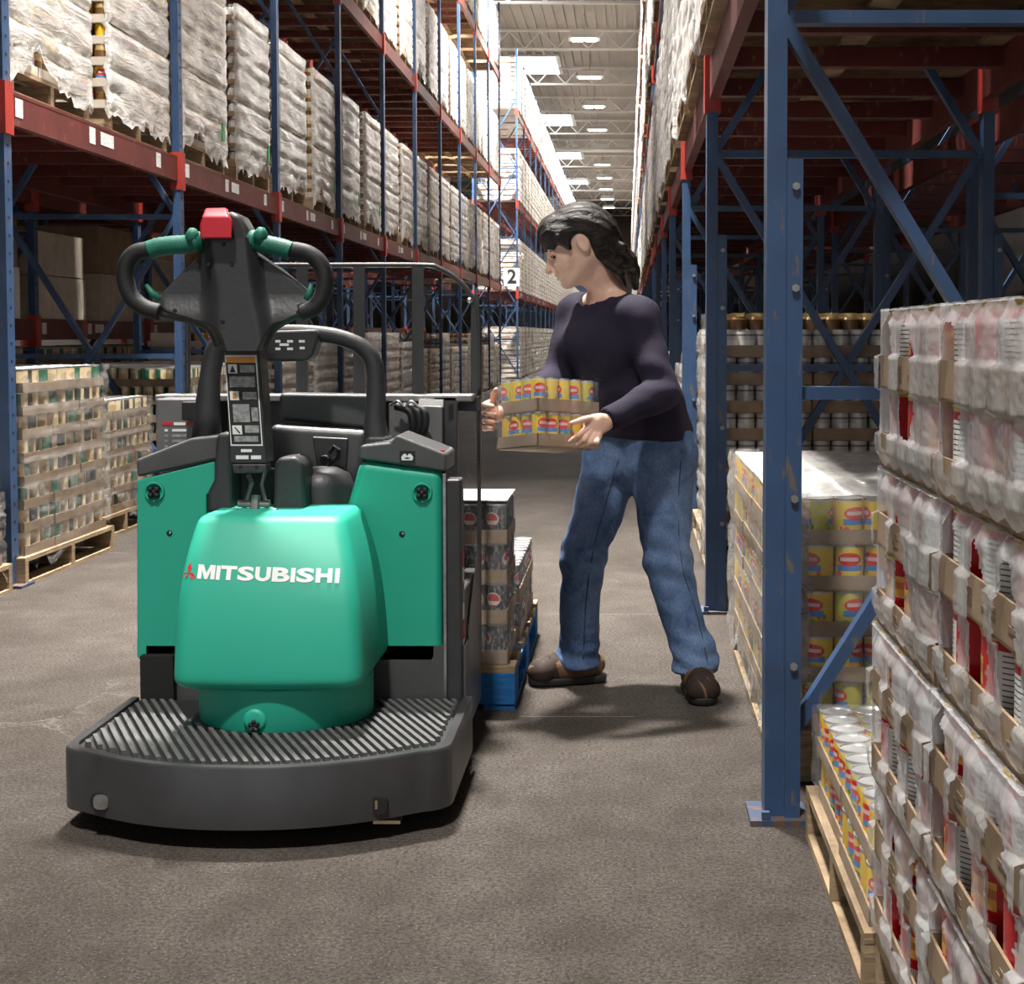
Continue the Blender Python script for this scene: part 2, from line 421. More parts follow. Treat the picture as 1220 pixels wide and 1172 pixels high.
# ------------------------------------------------------------------ mesh builder
def M(k): return MATS[k]
class MB:
    """collects geometry in world (or local) coordinates, one material index per face"""
    def __init__(s): s.v = []; s.f = []; s.m = []; s.uv = {}
    def add(s, verts, faces, m=0, uvs=None):
        b = len(s.v); s.v.extend([tuple(p) for p in verts])
        for i, f in enumerate(faces):
            if uvs: s.uv[len(s.f)] = uvs[i]
            s.f.append([b + k for k in f]); s.m.append(m)
        return s
    def box(s, x0, x1, y0, y1, z0, z1, m=0):
        v = [(x0,y0,z0),(x1,y0,z0),(x1,y1,z0),(x0,y1,z0),(x0,y0,z1),(x1,y0,z1),(x1,y1,z1),(x0,y1,z1)]
        return s.add(v, [(0,3,2,1),(4,5,6,7),(0,1,5,4),(1,2,6,5),(2,3,7,6),(3,0,4,7)], m)
    def bar(s, p0, p1, w, h, m=0, up=(0,0,1), roll=0.0):
        p0, p1 = Vector(p0), Vector(p1); d = (p1 - p0).normalized(); u = Vector(up)
        if abs(d.dot(u)) > 0.98: u = Vector((0, 1, 0))
        a = d.cross(u).normalized(); b = a.cross(d).normalized()
        v = []
        for p in (p0, p1):
            for i, j in ((-1,-1),(1,-1),(1,1),(-1,1)): v.append(p + a*(i*w/2) + b*(j*h/2))
        return s.add(v, [(3,2,1,0),(4,5,6,7),(0,1,5,4),(1,2,6,5),(2,3,7,6),(3,0,4,7)], m)
    def tube(s, pts, r, n=10, m=0, caps=True, flat=1.0):
        pts = [Vector(p) for p in pts]
        rs = r if isinstance(r, (list, tuple)) else [r] * len(pts)
        rings = []; prev = None
        for i, p in enumerate(pts):
            d = (pts[min(i+1, len(pts)-1)] - pts[max(i-1, 0)]).normalized()
            if prev is None:
                u = Vector((0, 1, 0)) if abs(d.y) < 0.9 else Vector((0, 0, 1))
                a = (u - d * u.dot(d)).normalized()
            else: a = (prev - d * prev.dot(d)).normalized()
            prev = a; b = d.cross(a)
            rings.append([p + a*(math.cos(t)*rs[i]*flat) + b*(math.sin(t)*rs[i]) for t in [2*math.pi*k/n for k in range(n)]])
        v = [q for rg in rings for q in rg]; f = []
        for i in range(len(pts)-1):
            for k in range(n):
                k2 = (k+1) % n
                f.append((i*n+k, i*n+k2, (i+1)*n+k2, (i+1)*n+k))
        if caps: f.append(tuple(reversed(range(n)))); f.append(tuple(range((len(pts)-1)*n, len(pts)*n)))
        return s.add(v, f, m)
    def lathe(s, c, prof, n=16, m=0, axis='z', uvid=None, a0=0.0):
        """prof: (radius, height) pairs; axis z up, or y towards the back"""
        v = []; f = []; uv = []
        zs = [p[1] for p in prof]; lo, hi = min(zs), max(zs)
        for (r, h) in prof:
            for k in range(n):
                a = a0 + 2*math.pi*k/n; x, y = r*math.cos(a), r*math.sin(a)
                if axis == 'z': v.append((c[0]+x, c[1]+y, c[2]+h))
                elif axis == 'y': v.append((c[0]+x, c[1]+h, c[2]-y))
                else: v.append((c[0]+h, c[1]+x, c[2]+y))
        for i in range(len(prof)-1):
            for k in range(n):
                k2 = (k+1) % n
                f.append((i*n+k, i*n+k2, (i+1)*n+k2, (i+1)*n+k))
                if uvid is not None:
                    v0 = (prof[i][1]-lo)/(hi-lo); v1 = (prof[i+1][1]-lo)/(hi-lo)
                    uv.append([(uvid+k/n*0.999, v0), (uvid+(k+1)/n*0.999, v0), (uvid+(k+1)/n*0.999, v1), (uvid+k/n*0.999, v1)])
        if prof[0][0] > 1e-5: f.append(tuple(reversed(range(n)))); uv.append([(0, 0)]*n)
        if prof[-1][0] > 1e-5: f.append(tuple(range((len(prof)-1)*n, len(prof)*n))); uv.append([(0, 1)]*n)
        return s.add(v, f, m, uv if uvid is not None else None)
    def prism(s, poly, y0, y1, m=0):
        """polygon of (x,z) points extruded along y"""
        n = len(poly)
        v = [(x, y0, z) for x, z in poly] + [(x, y1, z) for x, z in poly]
        f = [tuple(range(n)), tuple(reversed(range(n, 2*n)))]
        for k in range(n): f.append((k, k+n, (k+1) % n + n, (k+1) % n))
        return s.add(v, f, m)
    def mesh(s, name, mats, smooth=False, off=(0,0,0)):
        me = bpy.data.meshes.new(name)
        o = Vector(off)
        me.from_pydata([(p[0]-o.x, p[1]-o.y, p[2]-o.z) for p in s.v], [], s.f)
        for k in (mats if isinstance(mats, (list, tuple)) else [mats]): me.materials.append(M(k))
        me.polygons.foreach_set('material_index', s.m)
        if s.uv:
            ul = me.uv_layers.new(name='UVMap')
            for pi, uvs in s.uv.items():
                p = me.polygons[pi]
                for j, li in enumerate(p.loop_indices): ul.data[li].uv = uvs[j]
        if smooth: me.polygons.foreach_set('use_smooth', [True]*len(me.polygons))
        me.update()
        return me
    def build(s, name, mats, parent=None, smooth=False, bevel=0.0, seg=2, auto=False, off=None):
        if off is None: off = wloc(parent) if parent else (0, 0, 0)
        o = bpy.data.objects.new(name, s.mesh(name, mats, smooth, off))
        COL.objects.link(o)
        if parent: o.parent = parent
        if bevel:
            b = o.modifiers.new('bevel', 'BEVEL'); b.width = bevel; b.segments = seg; b.limit_method = 'ANGLE'; b.angle_limit = R(35)
            o.data.polygons.foreach_set('use_smooth', [True]*len(o.data.polygons))
            w = o.modifiers.new('wn', 'WEIGHTED_NORMAL'); w.keep_sharp = False
        return o
def wloc(o):
    l = Vector((0, 0, 0))
    while o is not None: l += o.location; o = o.parent
    return l
def empty(name, loc, label=None, cat=None, group=None, kind=None):
    o = bpy.data.objects.new(name, None); COL.objects.link(o); o.location = loc
    o.empty_display_size = 0.1
    return tag(o, label, cat, group, kind)
def tag(o, label=None, cat=None, group=None, kind=None):
    if label: o['label'] = label
    if cat: o['category'] = cat
    if group: o['group'] = group
    if kind: o['kind'] = kind
    return o
def inst(name, me, parent=None, loc=(0,0,0), rz=0.0):
    o = bpy.data.objects.new(name, me); COL.objects.link(o)
    if parent: o.parent = parent
    o.location = loc
    if rz: o.rotation_euler = (0, 0, rz)
    return o
def shade_auto(o, deg=40):
    me = o.data
    me.polygons.foreach_set('use_smooth', [True]*len(me.polygons))
    try: me.set_sharp_from_angle(angle=R(deg))
    except Exception: pass
    return o
ORD = ['nearest', 'second', 'third', 'fourth', 'fifth', 'sixth', 'seventh', 'eighth', 'ninth', 'tenth', 'eleventh', 'twelfth',
       'thirteenth', 'fourteenth', 'fifteenth', 'sixteenth', 'seventeenth', 'eighteenth', 'nineteenth', 'twentieth'] + \
      ['twenty-' + x for x in ('first', 'second', 'third', 'fourth', 'fifth', 'sixth', 'seventh', 'eighth', 'ninth')] + ['thirtieth'] + \
      ['thirty-' + x for x in ('first', 'second', 'third', 'fourth', 'fifth', 'sixth', 'seventh', 'eighth', 'ninth')] + ['fortieth']

# ------------------------------------------------------------------ the setting
S = 2.62                                   # bay length
LX, RX = -2.62, 0.305                      # aisle faces of the two racks
FD = 1.10                                  # frame depth
LEV = [2.115, 4.28, 6.46]                  # beam tops
LY0 = 6.737
RY0 = 3.50
YEND = 112.0
LB = [0, 1, 2, 3, 4, 5, 6, 7, 8, 9]        # bays of the near left block, then a cross aisle
LFAR0 = 12
tag(MB().add([(-16, -14, 0), (10, -14, 0), (10, YEND, 0), (-16, YEND, 0)], [(0, 1, 2, 3)]).build('floor', 'floor'), kind='structure')
tag(MB().box(-16, 10, YEND, YEND+0.2, 0, 9.9).build('wall_back', 'wall_tan'), kind='structure')
tag(MB().box(-16.2, -16, -14, YEND, 0, 9.9).build('wall_left', 'wall_dark'), kind='structure')
tag(MB().box(10, 10.2, -14, YEND, 0, 9.9).build('wall_right', 'wall_dark'), kind='structure')
# corrugated roof deck: real ribs along the aisle
mb = MB()
xs = []; x = -16.0
mb.box(-16, 10, -14, YEND, 9.78, 9.9)
mb.build('ceiling', 'ceiling_deck')['kind'] = 'structure'
ceil = bpy.data.objects['ceiling']
rib = MB().box(-0.04, 0.04, -14, YEND, 9.70, 9.78).mesh('deck_rib', 'ceiling_deck')
for i in range(40):
    xx = -6.5 + i * 0.28
    inst('deck_rib', rib, ceil, (xx, 0, 0))
# floor joints
for k, y in enumerate((4.42, 6.05, 14.0)):
    mb = MB().box(-0.30, 0.02 if k == 0 else 0.30, y, y + 0.005, 0.0004, 0.0012)
    mb.build('floor_joint', 'joint_line', bpy.data.objects['floor'])
# end wall: dock door and a pale rail
mb = MB().box(-16, 10, YEND-0.05, YEND, 5.6, 6.0); mb.build('wall_rail', 'ceiling_deck', bpy.data.objects['wall_back'])

# ------------------------------------------------------------------ high-bay lamps, skylights, roof trusses
lampy = [LAMP_Y0 + (i - 9) * LAMP_STEP for i in range(4, 19)]
hmesh = MB().box(-0.38, 0.38, -0.24, 0.24, 0.05, 0.17).box(-0.42, 0.42, -0.28, 0.28, 0.0, 0.05).mesh('housing', 'truss_white')
gl = MB().box(-0.33, -0.03, -0.22, 0.22, -0.02, 0.0).mesh('tube_panel', 'lamp_glow')
gr_ = MB().box(0.03, 0.33, -0.22, 0.22, -0.02, 0.0).mesh('tube_panel', 'lamp_glow')
rodm = MB().tube([(0, 0, 0.17), (0, 0, 0.72)], 0.012, 6).mesh('hanger', 'steel_dull')
ald = bpy.data.lights.new('high_bay_light', 'AREA'); ald.shape = 'RECTANGLE'; ald.size = 0.7; ald.size_y = 0.45
ald.energy = LAMP_W*0.6; ald.color = (1.0, 0.965, 0.91)
ald_half = ald.copy(); ald_half.energy = LAMP_W*0.45
ald_key = ald.copy(); ald_key.energy = LAMP_W*0.62; ald_key.spread = R(62); ald_half.spread = R(85)
ald_rack_fill = ald.copy(); ald_rack_fill.energy = LAMP_W*1.9; ald_rack_fill.spread = R(82); ald_rack_fill.size = 0.3
def lamp(x, y, label, power=None):
    r = empty('ceiling_lamp', (x, y, LAMP_Z), label, 'lamp', 'high-bay ceiling lamps')
    inst('housing', hmesh, r); inst('tube_panel', gl, r); inst('tube_panel', gr_, r); inst('hanger', rodm, r)
    if power is ald_rack_fill:                   # unseen lamps: two lights aimed sideways, added to brighten racks and spare the floor
        for s_ in (-1, 1):
            l = bpy.data.objects.new('high_bay_light', ald_rack_fill); COL.objects.link(l); l.parent = r
            l.location = (s_*0.18, 0, -0.05); l.rotation_euler = (0, -s_*R(46), 0)
        return
    l = bpy.data.objects.new('high_bay_light', power or ald); COL.objects.link(l); l.parent = r; l.location = (0, 0, -0.05)
first = None
for i, y in enumerate(lampy):
    if y > 40: lab = 'glowing twin-panel lamp over the main aisle, %s one in view' % ORD[i - 5]
    else: lab = 'twin-panel lamp hung over the near end of the main aisle'
    lamp(-1.15, y, lab, ald_rack_fill if y < 40 else None)
# unseen lamps added as key and front fill, beams narrowed to spare far floor
lamp(-1.15, 6.7, 'unseen narrow-beam lamp added over the aisle past the truck as key light', ald_key)
lamp(-1.15, -0.6, 'unseen narrow-beam lamp added behind the viewer as front fill light', ald_half)
for i in range(5):
    lamp(-7.6, 9 + i * 9.0, 'twin-panel lamp hung over the next aisle to the left', ald_rack_fill if i > 1 else None)
for i, y in enumerate([36.0, 49.5, 62.5, 75.0, 88.0]):
    fr = MB().box(-1.75, -0.0, 0, 3.4, -0.02, 0.06).box(-1.62, -0.13, 0.12, 3.28, -0.03, 0.0, 1)
    o = fr.build('window_%d' % (i + 1), ['truss_white', 'skylight_glow'], None)
    o.location = (-2.1, y, 9.70); o['kind'] = 'structure'
    o['label'] = 'bright roof skylight over the left of the aisle, %s in view' % ORD[i]
def truss_mesh():
    mb = MB()
    mb.box(-9, 9, -0.05, 0.05, 0.0, 0.06).box(-9, 9, -0.05, 0.05, 0.52, 0.58)
    x = -9.0
    while x < 8.9:
        mb.bar((x, 0, 0.05), (x + 0.45, 0, 0.53), 0.035, 0.035)
        mb.bar((x + 0.45, 0, 0.53), (x + 0.9, 0, 0.05), 0.035, 0.035)
        x += 0.9
    return mb.mesh('roof_truss', 'truss_white')
tm = truss_mesh()
pm = MB().tube([(-9, 0, 0), (9, 0, 0)], 0.09, 8).mesh('sprinkler_pipe', 'truss_white')
for i in range(14):
    o = inst('roof_truss', tm, None, (-2, 41 - 12.6 + i * 6.3 - 2.0, 9.12)); o['kind'] = 'structure'
o = inst('sprinkler_pipe', pm, None, (-2, 68.0, 8.95)); tag(o, 'long white pipe crossing under the roof above the aisle', 'pipe')

# ------------------------------------------------------------------ pallet racks
PW, PD = 0.043, 0.08
post_h = 7.9
def post_mesh(h):
    mb = MB().box(-PW/2, PW/2, -PD/2, PD/2, 0.012, h)
    return mb.mesh('post', 'blue')
pm_full = post_mesh(post_h)
punch = MB()
z = 0.12
while z < 3.4:
    punch.box(PW/2-0.001, PW/2+0.0015, -0.008, 0.008, z, z + 0.012); z += 0.0762
punch_l = punch.mesh('slot_row', 'black_gap')
baseplate = MB().box(-0.055, 0.075, -0.075, 0.075, 0.0, 0.012).box(-0.03, -0.012, -0.07, -0.055, 0.012, 0.03).mesh('base_plate', 'blue_base')
guard = MB().box(0.0215, 0.056, -0.05, 0.045, 0.012, 1.46).mesh('post_guard', 'blue')
bolt = MB().tube([(0.040, -0.05, 0), (0.040, -0.060, 0)], 0.009, 6).mesh('bolt', 'steel_dull')
def brace_meshes():
    out = []
    d = FD - 0.08
    def b(p0, p1): out.append(MB().bar(p0, p1, 0.028, 0.045, 0, (0, 1, 0)).mesh('brace', 'blue'))
    for zz in (0.95, 1.77): b((0.02, 0, zz), (d + 0.04, 0, zz))
    z0 = 0.13
    for k in range(4):
        z1 = z0 + 1.64
        b((0.03, 0.016, z0), (d + 0.03, 0.016, z1)); b((0.03, -0.016, z1), (d + 0.03, -0.016, z0))
        if k: b((0.02, 0, z1), (d + 0.04, 0, z1))
        z0 = z1
    return out
BR = brace_meshes()
beam_mesh = MB().box(-0.02, 0.02, 0, S - PD, -0.14, 0).box(-0.021, -0.005, 0, S - PD, -0.012, 0.004).mesh('beam', 'red')
clip_mesh = MB().box(-0.03, 0.032, -0.046, 0.046, -0.19, 0.03).mesh('beam_clip', 'red_clip')
bar_mesh = MB().box(0.02, FD - 0.02, -0.03, 0.03, -0.075, -0.005).mesh('support_bar', 'red')
stick_big = MB().box(-0.0012, 0.0, -0.20, 0.0, -0.09, -0.025).mesh('sticker', 'sticker')
stick_sm = MB().box(-0.0012, 0.0, -0.085, 0.0, -0.10, -0.02).mesh('sticker', 'sticker')
txt_line = MB()
for q in range(3): txt_line.box(-0.0024, -0.0012, -0.085, -0.015, -0.08 + q*0.018, -0.073 + q*0.018)
txt_line = txt_line.mesh('sticker_print', 'grey_print')

def rack(name, label, x, sgn, ys, levels, detail=6, rear=True, seen_from=0, guards=False, braces=True, low=None):
    """sgn=+1: the rack extends to +x from its aisle face, -1: to -x"""
    root = empty('pallet_rack', (x, ys[0], 0), label, 'rack')
    rear_x = sgn * FD
    y0 = ys[0]
    for i, y in enumerate(ys):
        dy = y - y0
        near = i < detail
        for side in ((0, 1) if rear else (0,)):
            px = sgn * PW/2 if side == 0 else rear_x - sgn * PW/2
            if i > 14 and side: continue
            p = inst('post', pm_full, root, (px, dy, 0))
            if near: inst('base_plate', baseplate, p)
            if side == 0 and i < 3 and sgn < 0: inst('slot_row', punch_l, p)['kind'] = 'stuff'
            if guards and near:
                inst('post_guard', guard, p)
                for zz in (0.35, 0.72, 1.18, 1.40): inst('bolt', bolt, p, (0, 0, zz))
            if i < 12:
                for lz in levels: inst('beam_clip', clip_mesh, p, (0, 0, lz))
            if side == 0 and braces and i < 13:
                for bm in BR[:4] if i > 5 else BR:
                    b = inst('brace', bm, p, (-sgn*PW/2, 0, 0)); b.scale = (sgn, 1, 1)
        if i + 1 < len(ys):
            for lz in levels:
                for side in ((0, 1) if rear else (0,)):
                    if side and i > 12: continue
                    px = sgn * 0.03 if side == 0 else rear_x - sgn * 0.03
                    b = inst('beam', beam_mesh, root, (px, dy + PD/2, lz))
                    if (ys[i+1]-ys[i]) != S: b.scale = (1, (ys[i+1]-ys[i]-PD)/(S-PD), 1)
                    if side == 0 and lz == levels[0] and i < 6 and sgn < 0:
                        b.scale = (-1, 1, 1)
                        for yy, me in ((0.16, stick_sm), (1.10, stick_sm), (1.38, stick_big), (2.2, stick_sm)):
                            st = inst('sticker', me, b, (-0.0205, yy, 0))
                if i < 9 and not (lz > 5 and i < 2):
                    for q in range(4):
                        sb = inst('support_bar', bar_mesh, root, (0, dy + 0.34 + q*0.64, lz)); sb.scale = (sgn, 1, 1)
    return root
ysL = [LY0 - S] + [LY0 + i*S for i in range(0, 11)]
rack('rack', 'blue and red steel pallet rack along the left of the aisle', LX, -1, ysL, LEV, 8)
ysF = [LY0 + i*S for i in range(LFAR0, 38)]
rack('rack', 'far pallet rack on the left, beyond the cross aisle', LX, -1, ysF, LEV, 0, braces=True)
ysR = [RY0 + i*S for i in range(-1, 40)]
rack('rack', 'tall blue and red pallet rack along the right of the aisle', RX, 1, ysR, LEV, 5, guards=True)
ysB = [LY0 + (i - 0.4)*S for i in range(0, 11)]
BX = LX - FD - 0.35
rack('rack', 'rack standing back to back behind the left pallet rack', BX, -1, ysB, [1.18, 2.115, 4.28], 2)
RBX = RX + FD + 0.3
rack('rack', 'dark rack standing behind the right pallet rack', RBX, 1, [RY0 + (i - 0.3)*S for i in range(0, 10)], [2.115, 4.28], 2)

# aisle number on the end post of the far left block
def text_mesh(name, body, size, mat, extrude=0.001, bold=0.0, sx=1.0, spacing=1.0):
    cu = bpy.data.curves.new(name, 'FONT'); cu.body = body; cu.size = size; cu.extrude = extrude; cu.offset = bold
    cu.align_x = 'CENTER'; cu.align_y = 'CENTER'; cu.space_character = spacing; cu.resolution_u = 3
    o = bpy.data.objects.new(name, cu); COL.objects.link(o)
    bpy.context.view_layer.update()
    dg = bpy.context.evaluated_depsgraph_get()
    me = bpy.data.meshes.new_from_object(o.evaluated_get(dg))
    bpy.data.objects.remove(o); bpy.data.curves.remove(cu)
    me.name = name
    for v in me.vertices: v.co = (v.co.x*sx, -v.co.z, v.co.y)      # stand it up, facing -y
    me.materials.clear(); me.materials.append(M(mat))
    return me
sy = ysF[0] - PD/2 - 0.010
sg = empty('aisle_sign', (LX - 0.15, sy, 2.45), 'white square sign with a black number 2 on the far left rack', 'sign')
MB().box(-0.19, 0.19, 0, 0.01, -0.22, 0.22).build('panel', 'white_paint', sg, off=(0, 0, 0))
inst('number', text_mesh('number', '2', 0.46, 'print_black', 0.002, 0.012), sg, (0, -0.004, 0))

# ------------------------------------------------------------------ goods
_uid = [0]
def can(mb, c, r, h, n=12, m_label=0, m_lid=1, m_rim=1):
    """tin can standing at c: label body, rolled rims and a sunken lid"""
    _uid[0] = (_uid[0] + 1) % 499
    a0 = rnd.random()*6.28
    mb.lathe(c, [(r*0.985, h*0.03), (r*0.985, h*0.96)], n, m_label, uvid=_uid[0], a0=a0)
    mb.f.pop(); mb.m.pop(); mb.f.pop(); mb.m.pop()
    for k in (len(mb.f), len(mb.f)+1): mb.uv.pop(k, None)
    mb.lathe(c, [(r, h*0.955), (r*1.015, h), (r*0.93, h), (r*0.9, h*0.97)], n, m_lid, a0=a0)
    mb.f.pop(-2); mb.m.pop(-2)
def jar(mb, c, r, h, n=10, m_label=0, m_lid=1):
    _uid[0] = (_uid[0] + 1) % 499
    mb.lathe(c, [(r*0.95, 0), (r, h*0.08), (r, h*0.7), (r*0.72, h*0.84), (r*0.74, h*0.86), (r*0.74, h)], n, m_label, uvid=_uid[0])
def tray(mb, x0, x1, y0, y1, z0, h, m=0, t=0.004):
    mb.box(x0, x1, y0, y1, z0, z0 + t, m)
    mb.box(x0, x1, y0, y0 + t, z0, z0 + h, m).box(x0, x1, y1 - t, y1, z0, z0 + h, m)
    mb.box(x0, x0 + t, y0, y1, z0, z0 + h, m).box(x1 - t, x1, y0, y1, z0, z0 + h, m)

# pallets -----------------------------------------------------------
def pallet_parts(L=1.0, W=1.08, H=0.12):
    """deck boards run across x; three stringers run along x (fork openings face the aisle)"""
    parts = []
    for yy in (-L/2 + 0.02, 0, L/2 - 0.02):
        parts.append(('stringer', MB().box(-W/2, W/2, yy - 0.019, yy + 0.019, 0.016, H - 0.018)))
    nb = 7
    for k in range(nb):
        xx = -W/2 + 0.045 + k*(W - 0.09)/(nb - 1)
        parts.append(('deck_board', MB().box(xx - 0.045, xx + 0.045, -L/2, L/2, H - 0.018, H)))
    for xx in (-W/2 + 0.045, 0, W/2 - 0.045):
        parts.append(('bottom_board', MB().box(xx - 0.045, xx + 0.045, -L/2, L/2, 0, 0.016)))
    return parts
PPARTS = {}
def pallet(x, y, z, label, L=1.0, W=1.08, mat='wood', parts=True, group=None, H=0.12):
    key = (L, W, mat, H)
    if key not in PPARTS:
        pp = pallet_parts(L, W, H)
        whole = MB()
        for nm, mb in pp: whole.add(mb.v, mb.f)
        PPARTS[key] = ([(nm, mb.mesh(nm, mat)) for nm, mb in pp], whole.mesh('pallet', mat))
    pp, whole = PPARTS[key]
    if not parts:
        o = inst('pallet', whole, None, (x, y, z)); return tag(o, label, 'pallet', group)
    r = empty('pallet', (x, y, z), label, 'pallet', group)
    for nm, me in pp: inst(nm, me, r)
    return r

# stretch wrap ------------------------------------------------------
def film_face(y0, y1, z0, z1, x, amp=0.012, ny=14, nz=16, seed=0, ragged=0.06, sgn=1, wrapback=0.12, gaps=False, tiers=10):
    """wrinkled film hugging the aisle face of a load: sags between tiers, creased on the slant, torn at the foot"""
    rg = random.Random(seed); mb = MB()
    ph = [rg.random()*6.28 for _ in range(8)]
    W = y1 - y0
    cols = [(y0 - 0.004, wrapback), (y0 - 0.008, 0.015)] + [(y0 + W*j/ny, 0.0) for j in range(ny + 1)] + [(y1 + 0.008, 0.015), (y1 + 0.004, wrapback)]
    v = []; nc = len(cols); H = z1 - z0
    slope = rg.uniform(0.15, 0.4)*rg.choice((-1, 1, 1))
    tear = [rg.uniform(-ragged, ragged*0.2) for _ in range(nc)]
    if rg.random() < 0.6:
        c = rg.randrange(3, nc - 3)
        for k in range(nc): tear[k] += max(0, ragged*2.4*(1 - abs(k - c)/(nc*0.22)))
    for i in range(nz + 1):
        s_ = i/nz
        for j, (yy, back) in enumerate(cols):
            zz = z0 + s_*H
            if s_ < 0.2: zz += tear[j]*(1 - s_/0.2)
            ft = ((zz - z0)/H*tiers) % 1.0
            sag = -1.7*max(0, 1 - abs(ft - 0.09)*8)                     # drawn in between the tiers
            w = zz*1.0 + slope*yy
            cre = abs(math.sin(22*w + ph[1] + 0.8*math.sin(5*yy + ph[2])))**0.5 + 0.7*abs(math.sin(47*w + 3*yy + ph[3]))**0.7
            d = amp*(0.5*cre + sag*0.8 + 0.35*math.sin(9*yy + ph[4]) + rg.uniform(-.12, .12))
            v.append((x + sgn*(d + amp*0.5) - sgn*back, yy, zz))
    f = []
    for i in range(nz):
        for j in range(nc - 1):
            a, b, c, d = i*nc + j, i*nc + j + 1, (i+1)*nc + j + 1, (i+1)*nc + j
            f.append((a, b, c, d) if sgn > 0 else (d, c, b, a))
    mb.add(v, f)
    return mb
FILMS = {}
def film_mesh(L, Hh, sgn, var, mat, amp=0.012):
    k = (L, Hh, sgn, var, mat)
    if k not in FILMS: FILMS[k] = film_face(-L/2, L/2, -0.02, Hh + 0.005, 0, amp, 22, 44, seed=var*13 + 5, sgn=sgn, wrapback=0.03, tiers=Hh/0.108).mesh('stretch_wrap', mat, True)
    return FILMS[k]

# cases of goods ----------------------------------------------------
CASES = {}
STYLE = {   # labels, lid, tray, tray share of height, jar?
    'yellow': (['lab_yellow', 'lab_corn', 'lab_green'], 'lid', 'card', 0.34, False),
    'cream': (['lab_cream', 'lab_cream', 'lab_cream_plain'], 'lid', 'card_dark', 0.42, False),  # darker card puts the shade under the rack into the tray colour
    'jar': (['lab_jar', 'lab_jar', 'lab_jar'], 'lid', 'card', 0.34, True),
    'tin': (['lab_jar', 'lab_jar', 'lab_jar'], 'lid', 'card', 0.45, False),
    'pale': (['lab_yellow', 'lab_cream_plain', 'lab_amber'], 'lid', 'card_pale', 0.40, False),
    'dark': (['lab_dark', 'lab_dark', 'lab_dark'], 'lid', 'card', 0.36, False),
    'amber': (['lab_amber', 'lab_amber', 'lab_amber'], 'lid_gold', 'card', 0.2, True),
}
def case_meshes(style, nx, ny, pitch, th, var=0, hollow=True):
    k = (style, nx, ny, pitch, th, var)
    if k in CASES: return CASES[k]
    labs, lid, trm, ts, isjar = STYLE[style]
    tb = MB(); tray(tb, 0, nx*pitch, 0, ny*pitch, 0, th*ts)
    cb = MB()
    for i in range(nx):
        for j in range(ny):
            if hollow and 0 < i < nx - 1 and 0 < j < ny - 1 and nx*ny > 40: continue
            mi = rnd.choice((0, 0, 1, 2))
            c = ((i + 0.5)*pitch, (j + 0.5)*pitch, 0.005)
            if isjar: jar(cb, c, pitch*0.485, th*0.97, 10, mi, 3)
            else: can(cb, c, pitch*0.485, th*0.965, 12, mi, 3)
    CASES[k] = (tb.mesh('tray', trm), cb.mesh('cans', list(labs) + [lid], True))
    try: CASES[k][1].set_sharp_from_angle(angle=R(50))
    except Exception: pass
    return CASES[k]

def load(style, x, y, z, L, W, tiers, th, label, sgn, group=None, nL=3, nW=2, pitch=0.0735, film='wrap', filmvar=0, rows_w=None, name='pallet_load', jitter=0.004, seed=0, split=True):
    """goods stacked on a pallet. (x, y, z): middle of the aisle face at the base; sgn=+1 extends to +x"""
    rg = random.Random(seed*31 + 3)
    r = empty(name, (x, y, z), label, 'pallet load', group)
    ny = max(1, round(L/nL/pitch)); nx = max(1, round(W/nW/pitch))
    cy, cx = ny*pitch, nx*pitch
    for t in range(tiers):
        tm_, cm_ = case_meshes(style, nx, ny, pitch, th, t % 2)
        for a in range(nL):
            for b in range(nW):
                ox = (b*(cx + 0.003)) if sgn > 0 else -(b + 1)*cx - b*0.003
                oy = -nL*(cy + 0.003)/2 + a*(cy + 0.003)
                tr = inst('case_tray', tm_, r, (ox + rg.uniform(-jitter, jitter), oy + rg.uniform(-jitter, jitter), t*th))
                inst('cans', cm_, tr)['kind'] = 'stuff'
    H = tiers*th
    if film:
        o = inst('stretch_wrap', film_mesh(round(nL*(cy+0.003), 3), round(H, 3), -1 if sgn > 0 else 1, filmvar, film), r, (-sgn*0.004, 0, 0))
    return r

LAYERS = {}
def layer_mesh(style, L, W, pitch, th, sgn, var):
    k = (style, L, W, pitch, th, sgn, var)
    if k in LAYERS: return LAYERS[k]
    labs, lid, trm, ts, isjar = STYLE[style]
    mb = MB()
    x0, x1 = (0, W) if sgn > 0 else (-W, 0)
    n3 = 3
    for a in range(n3):
        y0 = -L/2 + a*L/n3
        mb.box(x0, x1, y0 + 0.004, y0 + L/n3 - 0.004, 0, th*ts, 4)
    ny = int(L/pitch); nx = int(W/pitch)
    for j in range(ny):
        yy = -L/2 + (j + 0.5)*L/ny
        xx = (pitch*0.5 if sgn > 0 else -pitch*0.5)
        (jar if isjar else can)(mb, (xx, yy, 0.004), pitch*0.48, th*0.97, 8, rnd.choice((0, 1, 2)), 3)
    for i in range(1, min(nx, 9)):
        xx = (i + 0.5)*pitch*sgn
        (jar if isjar else can)(mb, (xx, -L/2 + pitch*0.5, 0.004), pitch*0.48, th*0.97, 8, rnd.choice((0, 1, 2)), 3)
    mb.box(x0 + (pitch if sgn > 0 else 0), x1 - (0 if sgn > 0 else pitch), -L/2 + pitch, L/2 - 0.02, th*ts, th*0.985, 4)
    LAYERS[k] = mb.mesh('case_layer', list(labs) + [lid, trm], False)
    return LAYERS[k]
